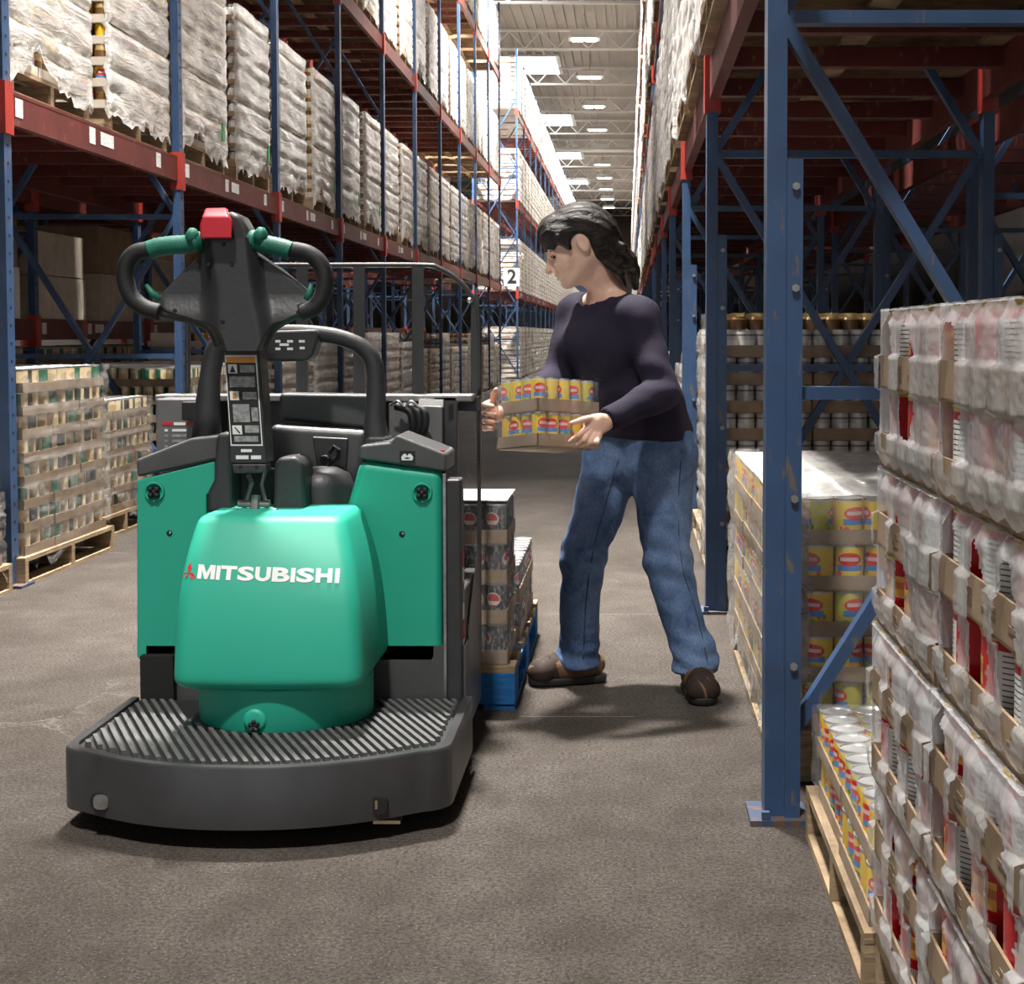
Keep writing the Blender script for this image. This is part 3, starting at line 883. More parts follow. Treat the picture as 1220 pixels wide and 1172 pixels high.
def load_mid(style, x, y, z, L, W, tiers, th, label, sgn, group=None, pitch=0.085, film='wrap', filmvar=0):
    r = empty('pallet_load', (x, y, z), label, 'pallet load', group)
    for t in range(tiers):
        inst('case_layer', layer_mesh(style, L, W, pitch, th, sgn, t % 2), r, (rnd.uniform(-.006, .006), rnd.uniform(-.008, .008), t*th))
    if film: inst('stretch_wrap', film_mesh(L, round(tiers*th, 3), -1 if sgn > 0 else 1, filmvar, film), r, (-sgn*0.004, 0, 0))
    return r
FAR = {}
def far_mesh(L, W, H, sgn, var):
    k = (L, W, H, sgn, var)
    if k in FAR: return FAR[k]
    rg = random.Random(var); mb = MB()
    n = 9; x0, x1 = (0, W) if sgn > 0 else (-W, 0)
    for t in range(n):
        a = rg.uniform(0, 0.015)
        mb.box(x0 + 0.0 + a, x1 - a, -L/2 + a, L/2 - a, t*H/n, (t + 0.72)*H/n)
        mb.box(x0 + 0.02, x1 - 0.02, -L/2 + 0.02, L/2 - 0.02, (t + 0.72)*H/n, (t + 1)*H/n)
    FAR[k] = mb.mesh('pallet_load', 'far_load')
    return FAR[k]
def load_far(x, y, z, L, W, H, label, sgn, group, var=0):
    o = inst('pallet_load', far_mesh(L, W, H, sgn, var), None, (x, y, z))
    return tag(o, label, 'pallet load', group)

# ---- left rack -----------------------------------------------------
LEVN = ['floor level', 'first shelf', 'second shelf', 'top shelf']
PH = 0.12
def bay_slots(y_post):   # two pallet places in a bay
    return (y_post + 0.62, y_post + 1.93)
lx = LX - 0.03
cnt = {}
def ordinal(k):
    cnt[k] = cnt.get(k, 0) + 1
    return ORD[cnt[k] - 1]
stylesL = ['pale', 'pale', 'pale', 'jar', 'jar', 'jar', 'tin', 'jar', 'tin', 'jar', 'tin', 'jar']
pW = 1.02
si = 0
for bay in range(-1, 10):
    yp = LY0 + bay*S
    for lev in range(0, 4):
        zb = 0.0 if lev == 0 else LEV[lev - 1]
        for q, yc in enumerate(bay_slots(yp)):
            if lev == 0 and bay < 2: continue          # the near floor loads are set one by one below
            Lg = 0.95
            if not in_frame(lx - pW, lx, yc - Lg/2, yc + Lg/2, zb, zb + 1.3): continue
            k = ordinal(('L', lev))
            where = 'left rack %s, %s from near end' % (LEVN[lev], k)
            pallet(lx - 0.54, yc, zb, 'wooden pallet under load, ' + where, parts=(bay < 3), group='pallets on the left rack')
            lab = 'film-wrapped load of %s, ' % ('pale cans' if (bay < 1 or (bay == 1 and q == 0)) else 'jars') + where
            si += 1
            if bay <= 1 and lev == 1:
                st = 'pale' if (bay < 1 or q == 0) else 'jar'
                load(st, lx, yc, zb + PH, 0.95, pW, 10, 0.108, lab, -1, 'loads on the left rack', nL=3, nW=2, pitch=0.085 if st == 'pale' else 0.0735, filmvar=si % 4, seed=si)
            elif bay < 10 and lev <= 3:
                st = stylesL[(si*5) % 12] if lev else ('tin', 'jar', 'jar', 'pale')[si % 4]
                load_mid(st, lx, yc, zb + PH, 0.95, pW, 10 if lev else rnd.choice((7, 8, 9)), 0.108, lab, -1, 'loads on the left rack', filmvar=si % 4)
            if rnd.random() < 0.7 and 0 < bay < 6 and lev == 1:
                tg = MB().box(0.0, 0.004, -0.03, 0.03, -0.06, 0.05).build('label_tag', 'green_tag', None)
                tg.location = (lx + 0.022, yc + 0.38, zb + PH + 0.16)
                tag(tg, 'small green tag on a wrapped load, left first shelf, %s from near end' % k, 'tag', 'green load tags')
# loads of the far left block
lx = LX + 0.03
for bay in range(LFAR0, 27):
    yp = LY0 + bay*S
    for lev in range(0, 4):
        zb = 0.0 if lev == 0 else LEV[lev - 1]
        for yc in bay_slots(yp):
            if lev == 0 and bay > 18: continue
            k = ordinal(('F', lev))
            load_far(lx, yc, zb + 0.02, 1.06, pW, 1.24, 'white wrapped load, far left rack %s, %s from its near end' % (LEVN[lev], k), -1, 'loads on the far left rack', rnd.randrange(4))
mb = MB()
for bay in range(27, 37):
    yp = LY0 + bay*S
    for lev in range(1, 4):
        for yc in bay_slots(yp): mb.box(lx - pW, lx, yc - 0.53, yc + 0.53, LEV[lev-1], LEV[lev-1] + 1.3)
tag(mb.build('distant_loads', 'far_load'), 'wrapped loads filling the far end of the left rack', 'pallet load', kind='stuff')

# ---- right rack, upper levels -------------------------------------
rx = RX - 0.035
for bay in range(-1, 15):
    yp = RY0 + bay*S
    for lev in range(1, 4):
        zb = LEV[lev - 1]
        for q, yc in enumerate(bay_slots(yp)):
            if not in_frame(rx, rx + pW, yc - 0.5, yc + 0.5, zb, zb + 1.3): continue
            k = ordinal(('R', lev))
            where = 'right rack %s, %s from near end' % (LEVN[lev], k)
            pallet(rx + 0.54, yc, zb, 'wooden pallet under load, ' + where, parts=(bay < 3 and lev == 1), group='pallets on the right rack', mat='wood_old' if bay < 3 else 'wood')
            si += 1
            if bay < 9: load_mid(('jar', 'tin')[si % 2], rx, yc, zb + PH, 1.04, pW, 10, 0.108, 'white wrapped load of jars, ' + where, 1, 'loads on the right rack', filmvar=si % 4)
            else: load_far(rx, yc, zb + PH, 1.06, pW, 1.14, 'white wrapped load, ' + where, 1, 'loads on the right rack', rnd.randrange(4))
mb = MB()
for bay in range(15, 39):
    yp = RY0 + bay*S
    for lev in range(1, 4):
        for yc in bay_slots(yp): mb.box(rx, rx + pW, yc - 0.53, yc + 0.53, LEV[lev-1], LEV[lev-1] + 1.3)
tag(mb.build('distant_loads', 'far_load'), 'wrapped loads filling the far end of the right rack', 'pallet load', kind='stuff')

# ---- left floor level, near loads ----------------------------------
FL = 'loads standing on the floor under the left rack'
pallet(LX - 0.50, 7.33, 0, 'wooden pallet on the floor beside the near left post, under stacked cream cans', L=1.18)
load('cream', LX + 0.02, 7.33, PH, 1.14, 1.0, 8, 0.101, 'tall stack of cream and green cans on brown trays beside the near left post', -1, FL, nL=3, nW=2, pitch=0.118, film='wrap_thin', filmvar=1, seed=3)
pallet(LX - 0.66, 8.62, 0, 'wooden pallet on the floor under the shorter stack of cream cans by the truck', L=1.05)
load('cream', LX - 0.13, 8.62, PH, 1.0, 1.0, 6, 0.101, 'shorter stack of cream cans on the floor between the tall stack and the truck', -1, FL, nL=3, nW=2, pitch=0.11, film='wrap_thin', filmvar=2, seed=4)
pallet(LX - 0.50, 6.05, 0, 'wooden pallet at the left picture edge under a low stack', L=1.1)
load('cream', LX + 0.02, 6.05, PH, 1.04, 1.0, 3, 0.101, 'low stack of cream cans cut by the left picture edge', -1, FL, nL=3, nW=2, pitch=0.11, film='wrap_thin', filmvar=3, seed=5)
for q, yc in enumerate((9.98, 11.3)):
    pallet(LX - 0.62, yc, 0, 'wooden pallet on the floor behind the green truck, %s one' % ('nearer', 'farther')[q], parts=False)
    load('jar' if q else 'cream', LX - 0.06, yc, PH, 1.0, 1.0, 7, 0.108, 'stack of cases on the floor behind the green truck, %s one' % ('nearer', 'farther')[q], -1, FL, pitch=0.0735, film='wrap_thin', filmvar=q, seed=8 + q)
# ---- rack behind the left one ---------------------------------------
BG = 'loads on the rack behind the left one'
for i in range(9):
    yc = bay_slots(ysB[i//2])[i % 2] if i < 8 else bay_slots(ysB[4])[0]
    k = ORD[i]
    pallet(BX - 0.56, yc, 0, 'pallet on the floor behind the left rack, %s from near end' % k, parts=False, mat='wood_old', group='pallets on the rack behind')
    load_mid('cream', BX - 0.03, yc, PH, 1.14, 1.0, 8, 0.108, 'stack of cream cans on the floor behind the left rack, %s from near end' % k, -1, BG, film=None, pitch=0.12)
    if i < 8:
        w = 1.0
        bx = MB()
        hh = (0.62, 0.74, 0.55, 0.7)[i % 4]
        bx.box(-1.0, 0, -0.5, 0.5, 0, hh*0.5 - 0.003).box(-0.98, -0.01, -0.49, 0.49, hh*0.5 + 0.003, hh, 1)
        o = bx.build('carton_stack', ['sticker' if i % 3 == 0 else 'card_pale', 'card' if i % 2 else 'card_pale'], None, bevel=0.006)  # pale colours stand in for light falling on these cartons
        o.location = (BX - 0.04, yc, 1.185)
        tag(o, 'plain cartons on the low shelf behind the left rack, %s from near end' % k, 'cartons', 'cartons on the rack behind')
    if i < 7:
        pallet(BX - 0.56, yc, 2.115, 'pallet on the high shelf behind the left rack, %s from near end' % k, parts=False, mat='wood_old', group='pallets on the rack behind')
        load_far(BX - 0.03, yc, 2.115 + PH, 1.1, 1.0, 1.1, 'wrapped load on the high shelf behind the left rack, %s from near end' % k, -1, BG, i % 4)

# ---- right floor level ----------------------------------------------
RFL = 'loads standing on the floor under the right rack'
def load_fine(style, x, y0, y1, z, W, tiers, th, pitch, label, ncase_y, ncase_x, film, filmvar, front_cols, seed, group=RFL, solo=('can',), solo_rows=1):
    """cases whose outer cans are single objects on the faces that look at the camera"""
    rg = random.Random(seed)
    r = empty('pallet_load', (x, (y0 + y1)/2, z), label, 'pallet load', group)
    labs, lid, trm, ts, isjar = STYLE[style]
    solo_m = []
    for lb in labs:
        mb = MB(); (jar if isjar else can)(mb, (0, 0, 0), pitch*0.485, th*0.965, 20, 0, 1)
        me = mb.mesh('can', [lb, lid], True)
        try: me.set_sharp_from_angle(angle=R(50))
        except Exception: pass
        solo_m.append(me)
    L = y1 - y0
    ny = round(L/ncase_y/pitch); nx = round(W/ncase_x/pitch)
    trays = {}
    rest_cache = {}
    for t in range(tiers):
        for a in range(ncase_y):
            for b in range(ncase_x):
                k = (nx, ny)
                if k not in trays:
                    tb = MB(); tray(tb, 0, nx*pitch, 0, ny*pitch, 0, th*ts); trays[k] = tb.mesh('case_tray', trm)
                ox, oy = b*(nx*pitch + 0.004) + rg.uniform(-.004, .004), -L/2 + a*(ny*pitch + 0.004) + rg.uniform(-.004, .004)
                tr = inst('case_tray', trays[k], r, (ox, oy, t*th))
                front = a == 0; side = b == 0 and front_cols[1]; top = t == tiers - 1
                singles = []; rest = []
                for i in range(nx):
                    for j in range(ny):
                        vis = (front and j == 0 and front_cols[0]) or (side and i == 0)
                        if top and front_cols[2] and front: vis = True
                        (singles if vis else rest).append((i, j))
                for (i, j) in singles:
                    o = inst('can', rg.choice(solo_m), tr, ((i + 0.5)*pitch, (j + 0.5)*pitch, 0.005), rg.random()*6.28)
                rest = [(i, j) for (i, j) in rest if top or i == 0 or j == 0]
                if rest:
                    kk = (tuple(rest),)
                    if kk not in rest_cache:
                        mb = MB()
                        for (i, j) in rest: (jar if isjar else can)(mb, ((i + .5)*pitch, (j + .5)*pitch, 0.005), pitch*0.485, th*0.965, 12, rg.choice((0, 1, 2)), 3)
                        rest_cache[kk] = mb.mesh('cans', list(labs) + [lid], True)
                    inst('cans', rest_cache[kk], tr)['kind'] = 'stuff'
    return r
# yellow-label cans between the first two right posts
pallet(0.36 + 0.52, 4.55, 0, 'wooden pallet under the yellow cans behind the near right post', L=1.55, W=1.04)
ry = load_fine('yellow', 0.362, 3.82, 5.30, PH, 1.03, 5, 0.112, 0.0735, 'wrapped stack of yellow-label cans behind the near right post', 4, 3, 'wrap_thin', 1, (True, False, False), 11)
fm = film_face(-0.74, 0.74, -0.02, 0.575, 0, 0.012, 26, 18, 77, 0.05, -1, 0.10).mesh('stretch_wrap', 'wrap_mid', True)
inst('stretch_wrap', fm, ry, (-0.006, 0, 0))
# film over the top and a sheet down the front
def top_film(x0, x1, y0, y1, z, amp, mat, name, parent, nx=16, ny=22, droop=0.0):
    mb = MB(); rg = random.Random(5); v = []; f = []
    for i in range(nx + 1):
        for j in range(ny + 1):
            xx = x0 + (x1 - x0)*i/nx; yy = y0 + (y1 - y0)*j/ny
            v.append((xx, yy, z + amp*abs(math.sin(xx*43)*math.sin(yy*43)) + rg.uniform(0, amp)*0.7))
    for i in range(nx):
        for j in range(ny): f.append((i*(ny+1)+j, (i+1)*(ny+1)+j, (i+1)*(ny+1)+j+1, i*(ny+1)+j+1))
    mb.add(v, f)
    o = inst(name, mb.mesh(name, mat, True), parent); return o
top_film(0, 1.03, -0.74, 0.74, 0.563, 0.008, 'wrap', 'top_film', ry)
def front_film(x0, x1, z0, z1, y, mat, parent, seed=3, nx=20, nz=18, amp=0.006):
    mb = MB(); rg = random.Random(seed); v = []; f = []
    for i in range(nx + 1):
        for k in range(nz + 1):
            xx = x0 + (x1 - x0)*i/nx; zz = z0 + (z1 - z0)*k/nz
            v.append((xx, y - 0.006 - amp*(1 + math.sin(xx*60 + zz*25)) - rg.uniform(0, amp), zz))
    for i in range(nx):
        for k in range(nz): f.append((i*(nz+1)+k, (i+1)*(nz+1)+k, (i+1)*(nz+1)+k+1, i*(nz+1)+k+1))
    mb.add(v, f)
    return inst('front_film', mb.mesh('front_film', mat, True), parent)
front_film(0, 1.0, 0.0, 0.56, -0.74, 'shrink_clear', ry)
# taller stack of clear tins behind it
pallet(0.36 + 0.52, 6.93, 0, 'wooden pallet under the tall stack of unlabelled tins on the right', L=1.45, W=1.04)
load('tin', 0.36, 6.93, PH, 1.4, 1.05, 9, 0.1085, 'tall wrapped stack of unlabelled tins beyond the yellow cans', 1, RFL, nL=4, nW=3, pitch=0.0735, film='wrap_mid', filmvar=3, seed=21)
pallet(0.36 + 0.54, 8.16, 0, 'wooden pallet on the right floor beyond the unlabelled tins', parts=False)
load('amber', 0.42, 8.16, PH, 0.9, 1.0, 9, 0.118, 'stack of amber jars showing above the tins on the right', 1, RFL, nL=3, nW=2, pitch=0.09, film='wrap_thin', filmvar=0, seed=22)
for i in range(8):
    yc = bay_slots(RY0 + (2 + i//2)*S)[i % 2]
    pallet(0.36 + 0.54, yc, 0, 'wooden pallet deep along the right rack floor, %s past the amber jars' % ORD[i], parts=False, group='pallets on the right rack')
    load_mid(('tin', 'jar', 'pale')[i % 3], 0.36, yc, PH, 1.04, 1.0, rnd.choice((6, 7, 8)), 0.108, 'wrapped stack on the right rack floor, %s past the amber jars' % ORD[i], 1, RFL, filmvar=i % 4)
# low stack of yellow cans beside the near right post
pallet(0.385 + 0.5, 2.94, 0, 'wooden pallet beside the base of the near right post', L=0.84, W=1.0, H=0.11)
lowr = load_fine('yellow', 0.40, 2.55, 3.33, 0.11, 0.74, 2, 0.094, 0.0735, 'low shrink-wrapped stack of yellow-label cans at the base of the near right post', 2, 2, 'shrink_clear', 2, (True, True, True), 31)
fm = film_face(-0.39, 0.36, -0.01, 0.19, 0, 0.006, 18, 6, 78, 0.02, -1, 0.08).mesh('shrink_film', 'shrink_clear', True)
inst('shrink_film', fm, lowr, (-0.006, 0, 0))
top_film(0, 0.74, -0.385, 0.37, 0.186, 0.005, 'shrink_clear', 'top_film', lowr)
front_film(0, 0.74, 0.0, 0.185, 0.0, 'shrink_clear', lowr, 6, 14, 6).location = (0, -0.385, 0)

# ---- foreground: shrink-wrapped bundles of red cans ------------------
CP, TH, BH = 0.158, 0.1235, 0.25
cmb = MB(); can(cmb, (0, 0, 0), CP*0.487, TH*0.955, 28, 0, 1)
redcan = cmb.mesh('can', ['lab_red', 'lid_gold'], True); redcan.set_sharp_from_angle(angle=R(50))
BL, BW = 3, 2
btray = MB(); tray(btray, 0, BW*CP, 0, BL*CP, 0, 0.052); btray = btray.mesh('tray', 'card')
pr = MB()
for j, (yy, zz, w, h) in enumerate(((0.05, 0.02, 0.05, 0.016), (0.16, 0.022, 0.07, 0.012), (0.28, 0.018, 0.045, 0.02))):
    pr.box(-0.0012, 0.0, yy, yy + w, zz, zz + h*0.4).box(-0.0012, 0, yy, yy + w*0.7, zz + h*0.6, zz + h)
tray_print = pr.mesh('tray_print', 'card_dark')
def shrink_film(seed):
    """film sleeve round a bundle; windows are torn open on the aisle side"""
    rg = random.Random(seed); mb = MB()
    L = BL*CP; ny, nz = 84, 60
    wins = []
    for q in range(BL):
        if rg.random() < 0.92: wins.append((q*CP + CP*0.5 + rg.uniform(-.02, .02), rg.uniform(0.110, 0.145), rg.uniform(0.042, 0.060), rg.uniform(0.085, 0.114)))
    def off(yy, zz):
        ph = (yy/CP) % 1.0
        bul = math.sqrt(max(0, 1 - (2*ph - 1)**2))                     # hugs each can
        tz = (zz/TH) % 1.0
        d = 0.004 + (1 - bul)*0.012
        if tz < 0.45: d = 0.002
        return d
    v = []; nc = ny + 1
    for i in range(nz + 1):
        zz = BH*i/nz
        for j in range(ny + 1):
            yy = L*j/ny
            e = min(i, nz - i)/nz
            puck = 0.012*max(0, 1 - e*9)
            d = off(yy, zz) + puck*1.2
            v.append((-0.012 + d + 0.002*math.sin(yy*70 + zz*9) + rg.uniform(-.0007, .0007), yy, zz + (rg.uniform(-.001, .001) if 0 < i < nz else 0)))
    f = []
    for i in range(nz):
        for j in range(ny):
            yy = L*(j + .5)/ny; zz = BH*(i + .5)/nz
            if any((abs(yy - a - 0.10*(zz - b))/w)**1.6 + (abs(zz - b)/h)**2.4 < 1 + 0.10*math.sin(i*0.9) for a, b, w, h in wins): continue
            f.append((i*nc + j, (i+1)*nc + j, (i+1)*nc + j + 1, i*nc + j + 1))
    # sleeve over the top and the far end
    mb.add(v, f)
    b = len(mb.v); n2 = 14
    v = []; f = []
    for j in range(ny + 1):
        for k in range(n2 + 1):
            xx = BW*CP*k/n2; yy = L*j/ny
            v.append((xx - 0.002, yy, BH - 0.004 + 0.004*abs(math.sin(xx/CP*3.1416)*math.sin(yy/CP*3.1416)) + rg.uniform(0, .0015)))
    for j in range(ny):
        for k in range(n2): f.append((j*(n2+1)+k, j*(n2+1)+k+1, (j+1)*(n2+1)+k+1, (j+1)*(n2+1)+k))
    mb.add(v, f)
    v = []; f = []
    for i in range(nz + 1):
        for k in range(n2 + 1):
            xx = BW*CP*k/n2; v.append((xx, L + 0.002 - 0.004*math.sin(xx/CP*3.1416)**2, BH*i/nz))
    for i in range(nz):
        for k in range(n2): f.append((i*(n2+1)+k, (i+1)*(n2+1)+k, (i+1)*(n2+1)+k+1, i*(n2+1)+k+1))
    mb.add(v, f)
    return mb.mesh('shrink_film', 'shrink', True)
FX, FY1 = 0.40, 2.52
pallet(FX + 0.5, FY1 - 0.72, 0, 'pallet under the foreground bundles of red cans', L=1.4, W=1.0)
rowname = ['bottom', 'second', 'third', 'top']
colname = ['far', 'middle', 'near', 'nearest']
for row in range(4):
    for colm in range(3):
        y1 = FY1 - colm*(BL*CP + 0.006); z = PH + row*BH
        jx = rnd.uniform(-.006, .006)
        r = empty('can_bundle', (FX + jx, y1 - BL*CP, z), 'shrink-wrapped bundle of red cans in the right foreground, %s row, %s column' % (rowname[row], colname[colm]), 'can bundle', 'bundles of red cans in the foreground')
        for tier in range(2):
            tr = inst('tray', btray, r, (0, 0, tier*TH + 0.0015)); inst('tray_print', tray_print, tr)
            for i in range(BW):
                for j in range(BL):
                    if i > 0 and not (j == BL - 1 and colm == 0) and not (row == 3 and tier == 1): continue
                    inst('can', redcan, r, ((i + .5)*CP, (j + .5)*CP, tier*TH + 0.006), 2.9 + rnd.choice((0, 0, 1.57, 1.57, 3.0)) + rnd.uniform(-.35, .35))
        inst('shrink_film', shrink_film(row*7 + colm + 1), r)

# ------------------------------------------------------------------ pallet truck
TX = -0.797
T = empty('pallet_truck', (TX, 3.9, 0), 'green and black electric rider pallet truck parked in the aisle', 'pallet truck')
def xz(px, py, Y): p = P(px, py, Y); return (p.x, p.z)
def poly(pts, Y): return [xz(a, b, Y) for a, b in pts]
def smooth_pts(pts, n=6):
    """Catmull-Rom through 3-D points"""
    pts = [Vector(p) for p in pts]; out = []
    for i in range(len(pts) - 1):
        p0 = pts[max(i-1, 0)]; p1 = pts[i]; p2 = pts[i+1]; p3 = pts[min(i+2, len(pts)-1)]
        for k in range(n):
            t = k/n
            out.append(0.5*((2*p1) + (p2-p0)*t + (2*p0-5*p1+4*p2-p3)*t*t + (3*p1-p0-3*p2+p3)*t**3))
    out.append(pts[-1]); return out

# --- operator platform: bowed skirt with rounded corners, ribbed mat
PZ0, PZ1 = 0.045, 0.178
def plat_outline(ins=0.0):
    """left-back corner round the front to right-back corner, in plan"""
    TX = -0.811; xl, xr, yb = -1.237 + ins, -0.385 - ins, 3.90
    pts = [(xl, yb)]
    yc = 3.42 + ins; yf = 3.255 + ins; rc = 0.075 - ins*0.4
    # left corner arc, bowed front, right corner arc
    for k in range(9):
        a = math.pi + (math.pi/2)*k/8*0.86
        pts.append((xl + rc + rc*math.cos(a), yc + rc*0.5 + rc*math.sin(a)))
    x0, y0 = pts[-1]
    xm = TX
    for k in range(1, 24):
        t = k/24; x = x0 + (2*xm - 2*x0)*t
        u = (x - xm)/(xm - x0)
        pts.append((x, yf + (y0 - yf)*abs(u)**2.2))
    pts += [(2*TX - p[0], p[1]) for p in reversed(pts[1:10])]
    pts.append((xr, yb))
    return pts
out = plat_outline(); inn = plat_outline(0.022)
n = len(out)
mb = MB()
v = [(x, y, PZ0) for x, y in out] + [(x, y, PZ1 - 0.006) for x, y in out] + [(x + (TX - x)*0.006, y + 0.004, PZ1) for x, y in out] + [(x, y, PZ1) for x, y in inn] + [(x, y, PZ1 - 0.012) for x, y in inn]
f = []
for b in range(4):
    for k in range(n-1): f.append((b*n+k, b*n+k+1, (b+1)*n+k+1, (b+1)*n+k))
mb.add(v, f)
shade_auto(mb.build('platform_skirt', 'dark_metal', T), 50)
mb = MB(); mb.add([(x, y, PZ1 - 0.009) for x, y in inn] + [(x, y, PZ0 + 0.01) for x, y in inn], [tuple(range(n)), tuple(reversed(range(n, 2*n)))])
deck = mb.build('platform_deck', 'black_rubber', T)
inn2 = plat_outline(0.036)
def inside_x(y):
    """x range of the mat at depth y"""
    xs_ = []
    for k in range(n - 1):
        (xa, ya), (xb, yb) = inn2[k], inn2[k+1]
        if (ya - y)*(yb - y) <= 0 and ya != yb: xs_.append(xa + (xb - xa)*(y - ya)/(yb - ya))
    return (min(xs_), max(xs_)) if len(xs_) > 1 else None
mat_ = MB()
def clip_rib(c, slope):
    """diagonal rib x = c + slope*(y-3.3): clipped to the mat outline"""
    seg = None; y = 3.27
    pts_ = []
    while y < 3.87:
        r_ = inside_x(y)
        x = c + slope*(y - 3.3)
        if r_ and r_[0] < x < r_[1] and math.hypot(x - (-0.815), y - 3.76) > 0.225: pts_.append((x, y))
        else:
            if len(pts_) > 2: return pts_
            pts_ = []
        y += 0.004
    return pts_ if len(pts_) > 2 else None
# ribs run from back-left to front-right, as moulded
ribm = MB()
for c in [x*0.0225 - 2.2 for x in range(124)]:
    s_ = clip_rib(c, -0.45)
    if s_:
        (xa, ya), (xb, yb) = s_[0], s_[-1]
        q = MB().bar((xa, ya, PZ1 - 0.004), (xb, yb, PZ1 - 0.004), 0.010, 0.014)
        q.build('tread_rib', 'tread', deck)
# reflector in the left hole, dark slot at right
for (px_, py_, m1) in ((124, 950, 'steel_dull'), (446, 958, 'black_gap')):
    Yh = 3.37 if px_ < 200 else 3.335
    p = P(px_, py_, Yh)
    w, h = (0.020, 0.020) if px_ < 200 else (0.030, 0.019)
    pl = [(p.x + w*math.copysign(abs(math.cos(a))**0.7, math.cos(a)), p.z + h*math.copysign(abs(math.sin(a))**0.7, math.sin(a))) for a in [2*math.pi*k/20 for k in range(20)]]
    # find the skirt surface there
    ys_ = min(out, key=lambda q: abs(q[0] - p.x))[1]
    MB().prism(pl, ys_ - 0.003, ys_ + 0.03).build('slot_rim', 'black_gap', T)
    if px_ < 200:
        MB().prism([(p.x + 0.004 + (a - p.x)*0.8, p.z + (b - p.z)*0.82) for a, b in pl], ys_ - 0.006, ys_).build('reflector', 'steel', T)
    else:
        MB().box(p.x + 0.004, p.x + 0.009, ys_ - 0.0045, ys_, p.z - 0.006, p.z + 0.012).build('pin', 'brass', T)
MB().tube([P(462, 978, 3.46) + Vector((-0.03, 0, -0.005)), P(462, 978, 3.46) + Vector((0.03, 0, -0.005))], 0.018, 10).build('caster', 'brass', T)

# --- chassis
MB().box(-1.205, -0.405, 3.93, 4.02, 0.17, 0.30).box(-1.20, -0.41, 3.93, 4.40, 0.06, 0.17).build('chassis', 'grey_plastic', T)
MB().box(-1.212, -1.13, 3.90, 3.93, 0.16, 0.28).build('chassis_post', 'black_gap', T)
MB().box(-0.452, -0.414, 3.99, 4.38, 0.10, 0.43).build('side_box', 'black_plastic', T, bevel=0.006)
sp = MB().box(-0.452, -0.412, 3.91, 3.985, 0.10, 0.72)
sp.build('side_frame', 'black_plastic', T, bevel=0.006)
MB().box(-0.456, -0.449, 3.902, 3.912, 0.165, 0.735).build('edge_strip', 'steel', T)
for k in range(6):
    z0 = 0.275 + k*0.045
    MB().box(-0.4118, -0.4105, 3.935, 3.965, z0, z0 + 0.04).build('warning_sticker', ('white_print', 'red_print', 'white_print', 'grey_print', 'white_print', 'red_print')[k], T)
sl = MB(); 
for k in range(3): sl.box(-0.4118, -0.410, 4.05 + k*0.09, 4.08 + k*0.09, 0.30 + k*0.05, 0.33 + k*0.05)
sl.build('side_bolt', 'steel_dull', T)
MB().add([(-0.409, 4.06, 0.11), (-0.409, 4.38, 0.11), (-0.409, 4.38, 0.50), (-0.409, 4.30, 0.50), (-0.409, 4.06, 0.34), (-0.41, 4.06, 0.11)], [(0, 1, 2, 3, 4)]).build('side_cover', 'dark_metal', T)
# drive-unit cover
DC = (-0.815, 3.755)
mb = MB().lathe((DC[0], DC[1], 0.0), [(0.198, 0.165), (0.205, 0.18), (0.205, 0.27), (0.19, 0.285)], 48)
shade_auto(mb.build('drive_cover', 'green', T), 40)
mb = MB().lathe((DC[0], DC[1], 0.0), [(0.222, 0.160), (0.222, 0.172), (0.2, 0.174)], 48); mb.build('rubber_seal', 'black_rubber', T)
kp = P(303, 862, 3.545)
mb = MB().lathe((kp.x, 3.556, kp.z + 0.006), [(0.026, 0.0), (0.026, -0.008), (0.018, -0.010)], 20, 0, 'y'); mb.build('knob_boss', 'green', T, True)
mb = MB(); 
for a in range(5):
    mb.tube([(kp.x, 3.54, kp.z - 0.004), (kp.x + 0.012*math.cos(a*1.2566+1.57), 3.536, kp.z - 0.004 + 0.012*math.sin(a*1.2566+1.57))], 0.0055, 8)
mb.build('knob', 'black_rubber', T)

# --- hood: bulging rounded cover
HX = -0.816
def hx(z): return -0.816 - 0.020*max(0, (z - 0.273)/0.385)**2
def hood_w(z):
    t = (z - 0.273)/0.385
    return 0.217 - 0.005*t - 0.042*max(0, t)**3
def hood_yf(z):
    t = (z - 0.273)/0.385
    return 3.525 + 0.012*t + 0.135*max(0, t)**2.2
def hood_front(x, z):
    u = (x - hx(z))/hood_w(z)
    return hood_yf(z) + 0.016*u*u + 0.035*abs(u)**9
rows = []
for k in range(7):
    a = math.pi/2*k/6; rows.append((0.273 + 0.028*(1 - math.sin(a)) if False else 0.273 + 0.030*(1 - math.cos(a)), 0.030*(1 - math.sin(a))))
for k in range(1, 19): rows.append((0.303 + (0.638 - 0.303)*k/18, 0.0))
for k in range(1, 7):
    a = math.pi/2*k/6; rows.append((0.638 + 0.017*math.sin(a), 0.017*(1 - math.cos(a))))
NS = 46
v = []; f = []
for (z, ins) in rows:
    w = hood_w(z) - ins; yf = hood_yf(z) + ins; yb = 3.945
    pts_ = [(-w, yb), (-w, yb - 0.1), (-w, yf + 0.16)]
    for k in range(NS - 6 + 1):
        u = -1 + 2*k/(NS - 6)
        u = math.copysign(1 - (1 - abs(u))**1.35, u)
        y = yf + 0.016*u*u + (0.034*(1 - math.sqrt(max(0.0, 1 - ((abs(u) - 0.84)/0.16)**2))) if abs(u) > 0.84 else 0.0)
        pts_.append((u*w, y))
    pts_ += [(w, yf + 0.16), (w, yb - 0.1), (w, yb)]
    for (x, y) in pts_: v.append((hx(z) + x, y, z))
nn = len(v)//len(rows)
for i in range(len(rows) - 1):
    for k in range(nn - 1): f.append((i*nn + k, i*nn + k + 1, (i+1)*nn + k + 1, (i+1)*nn + k))
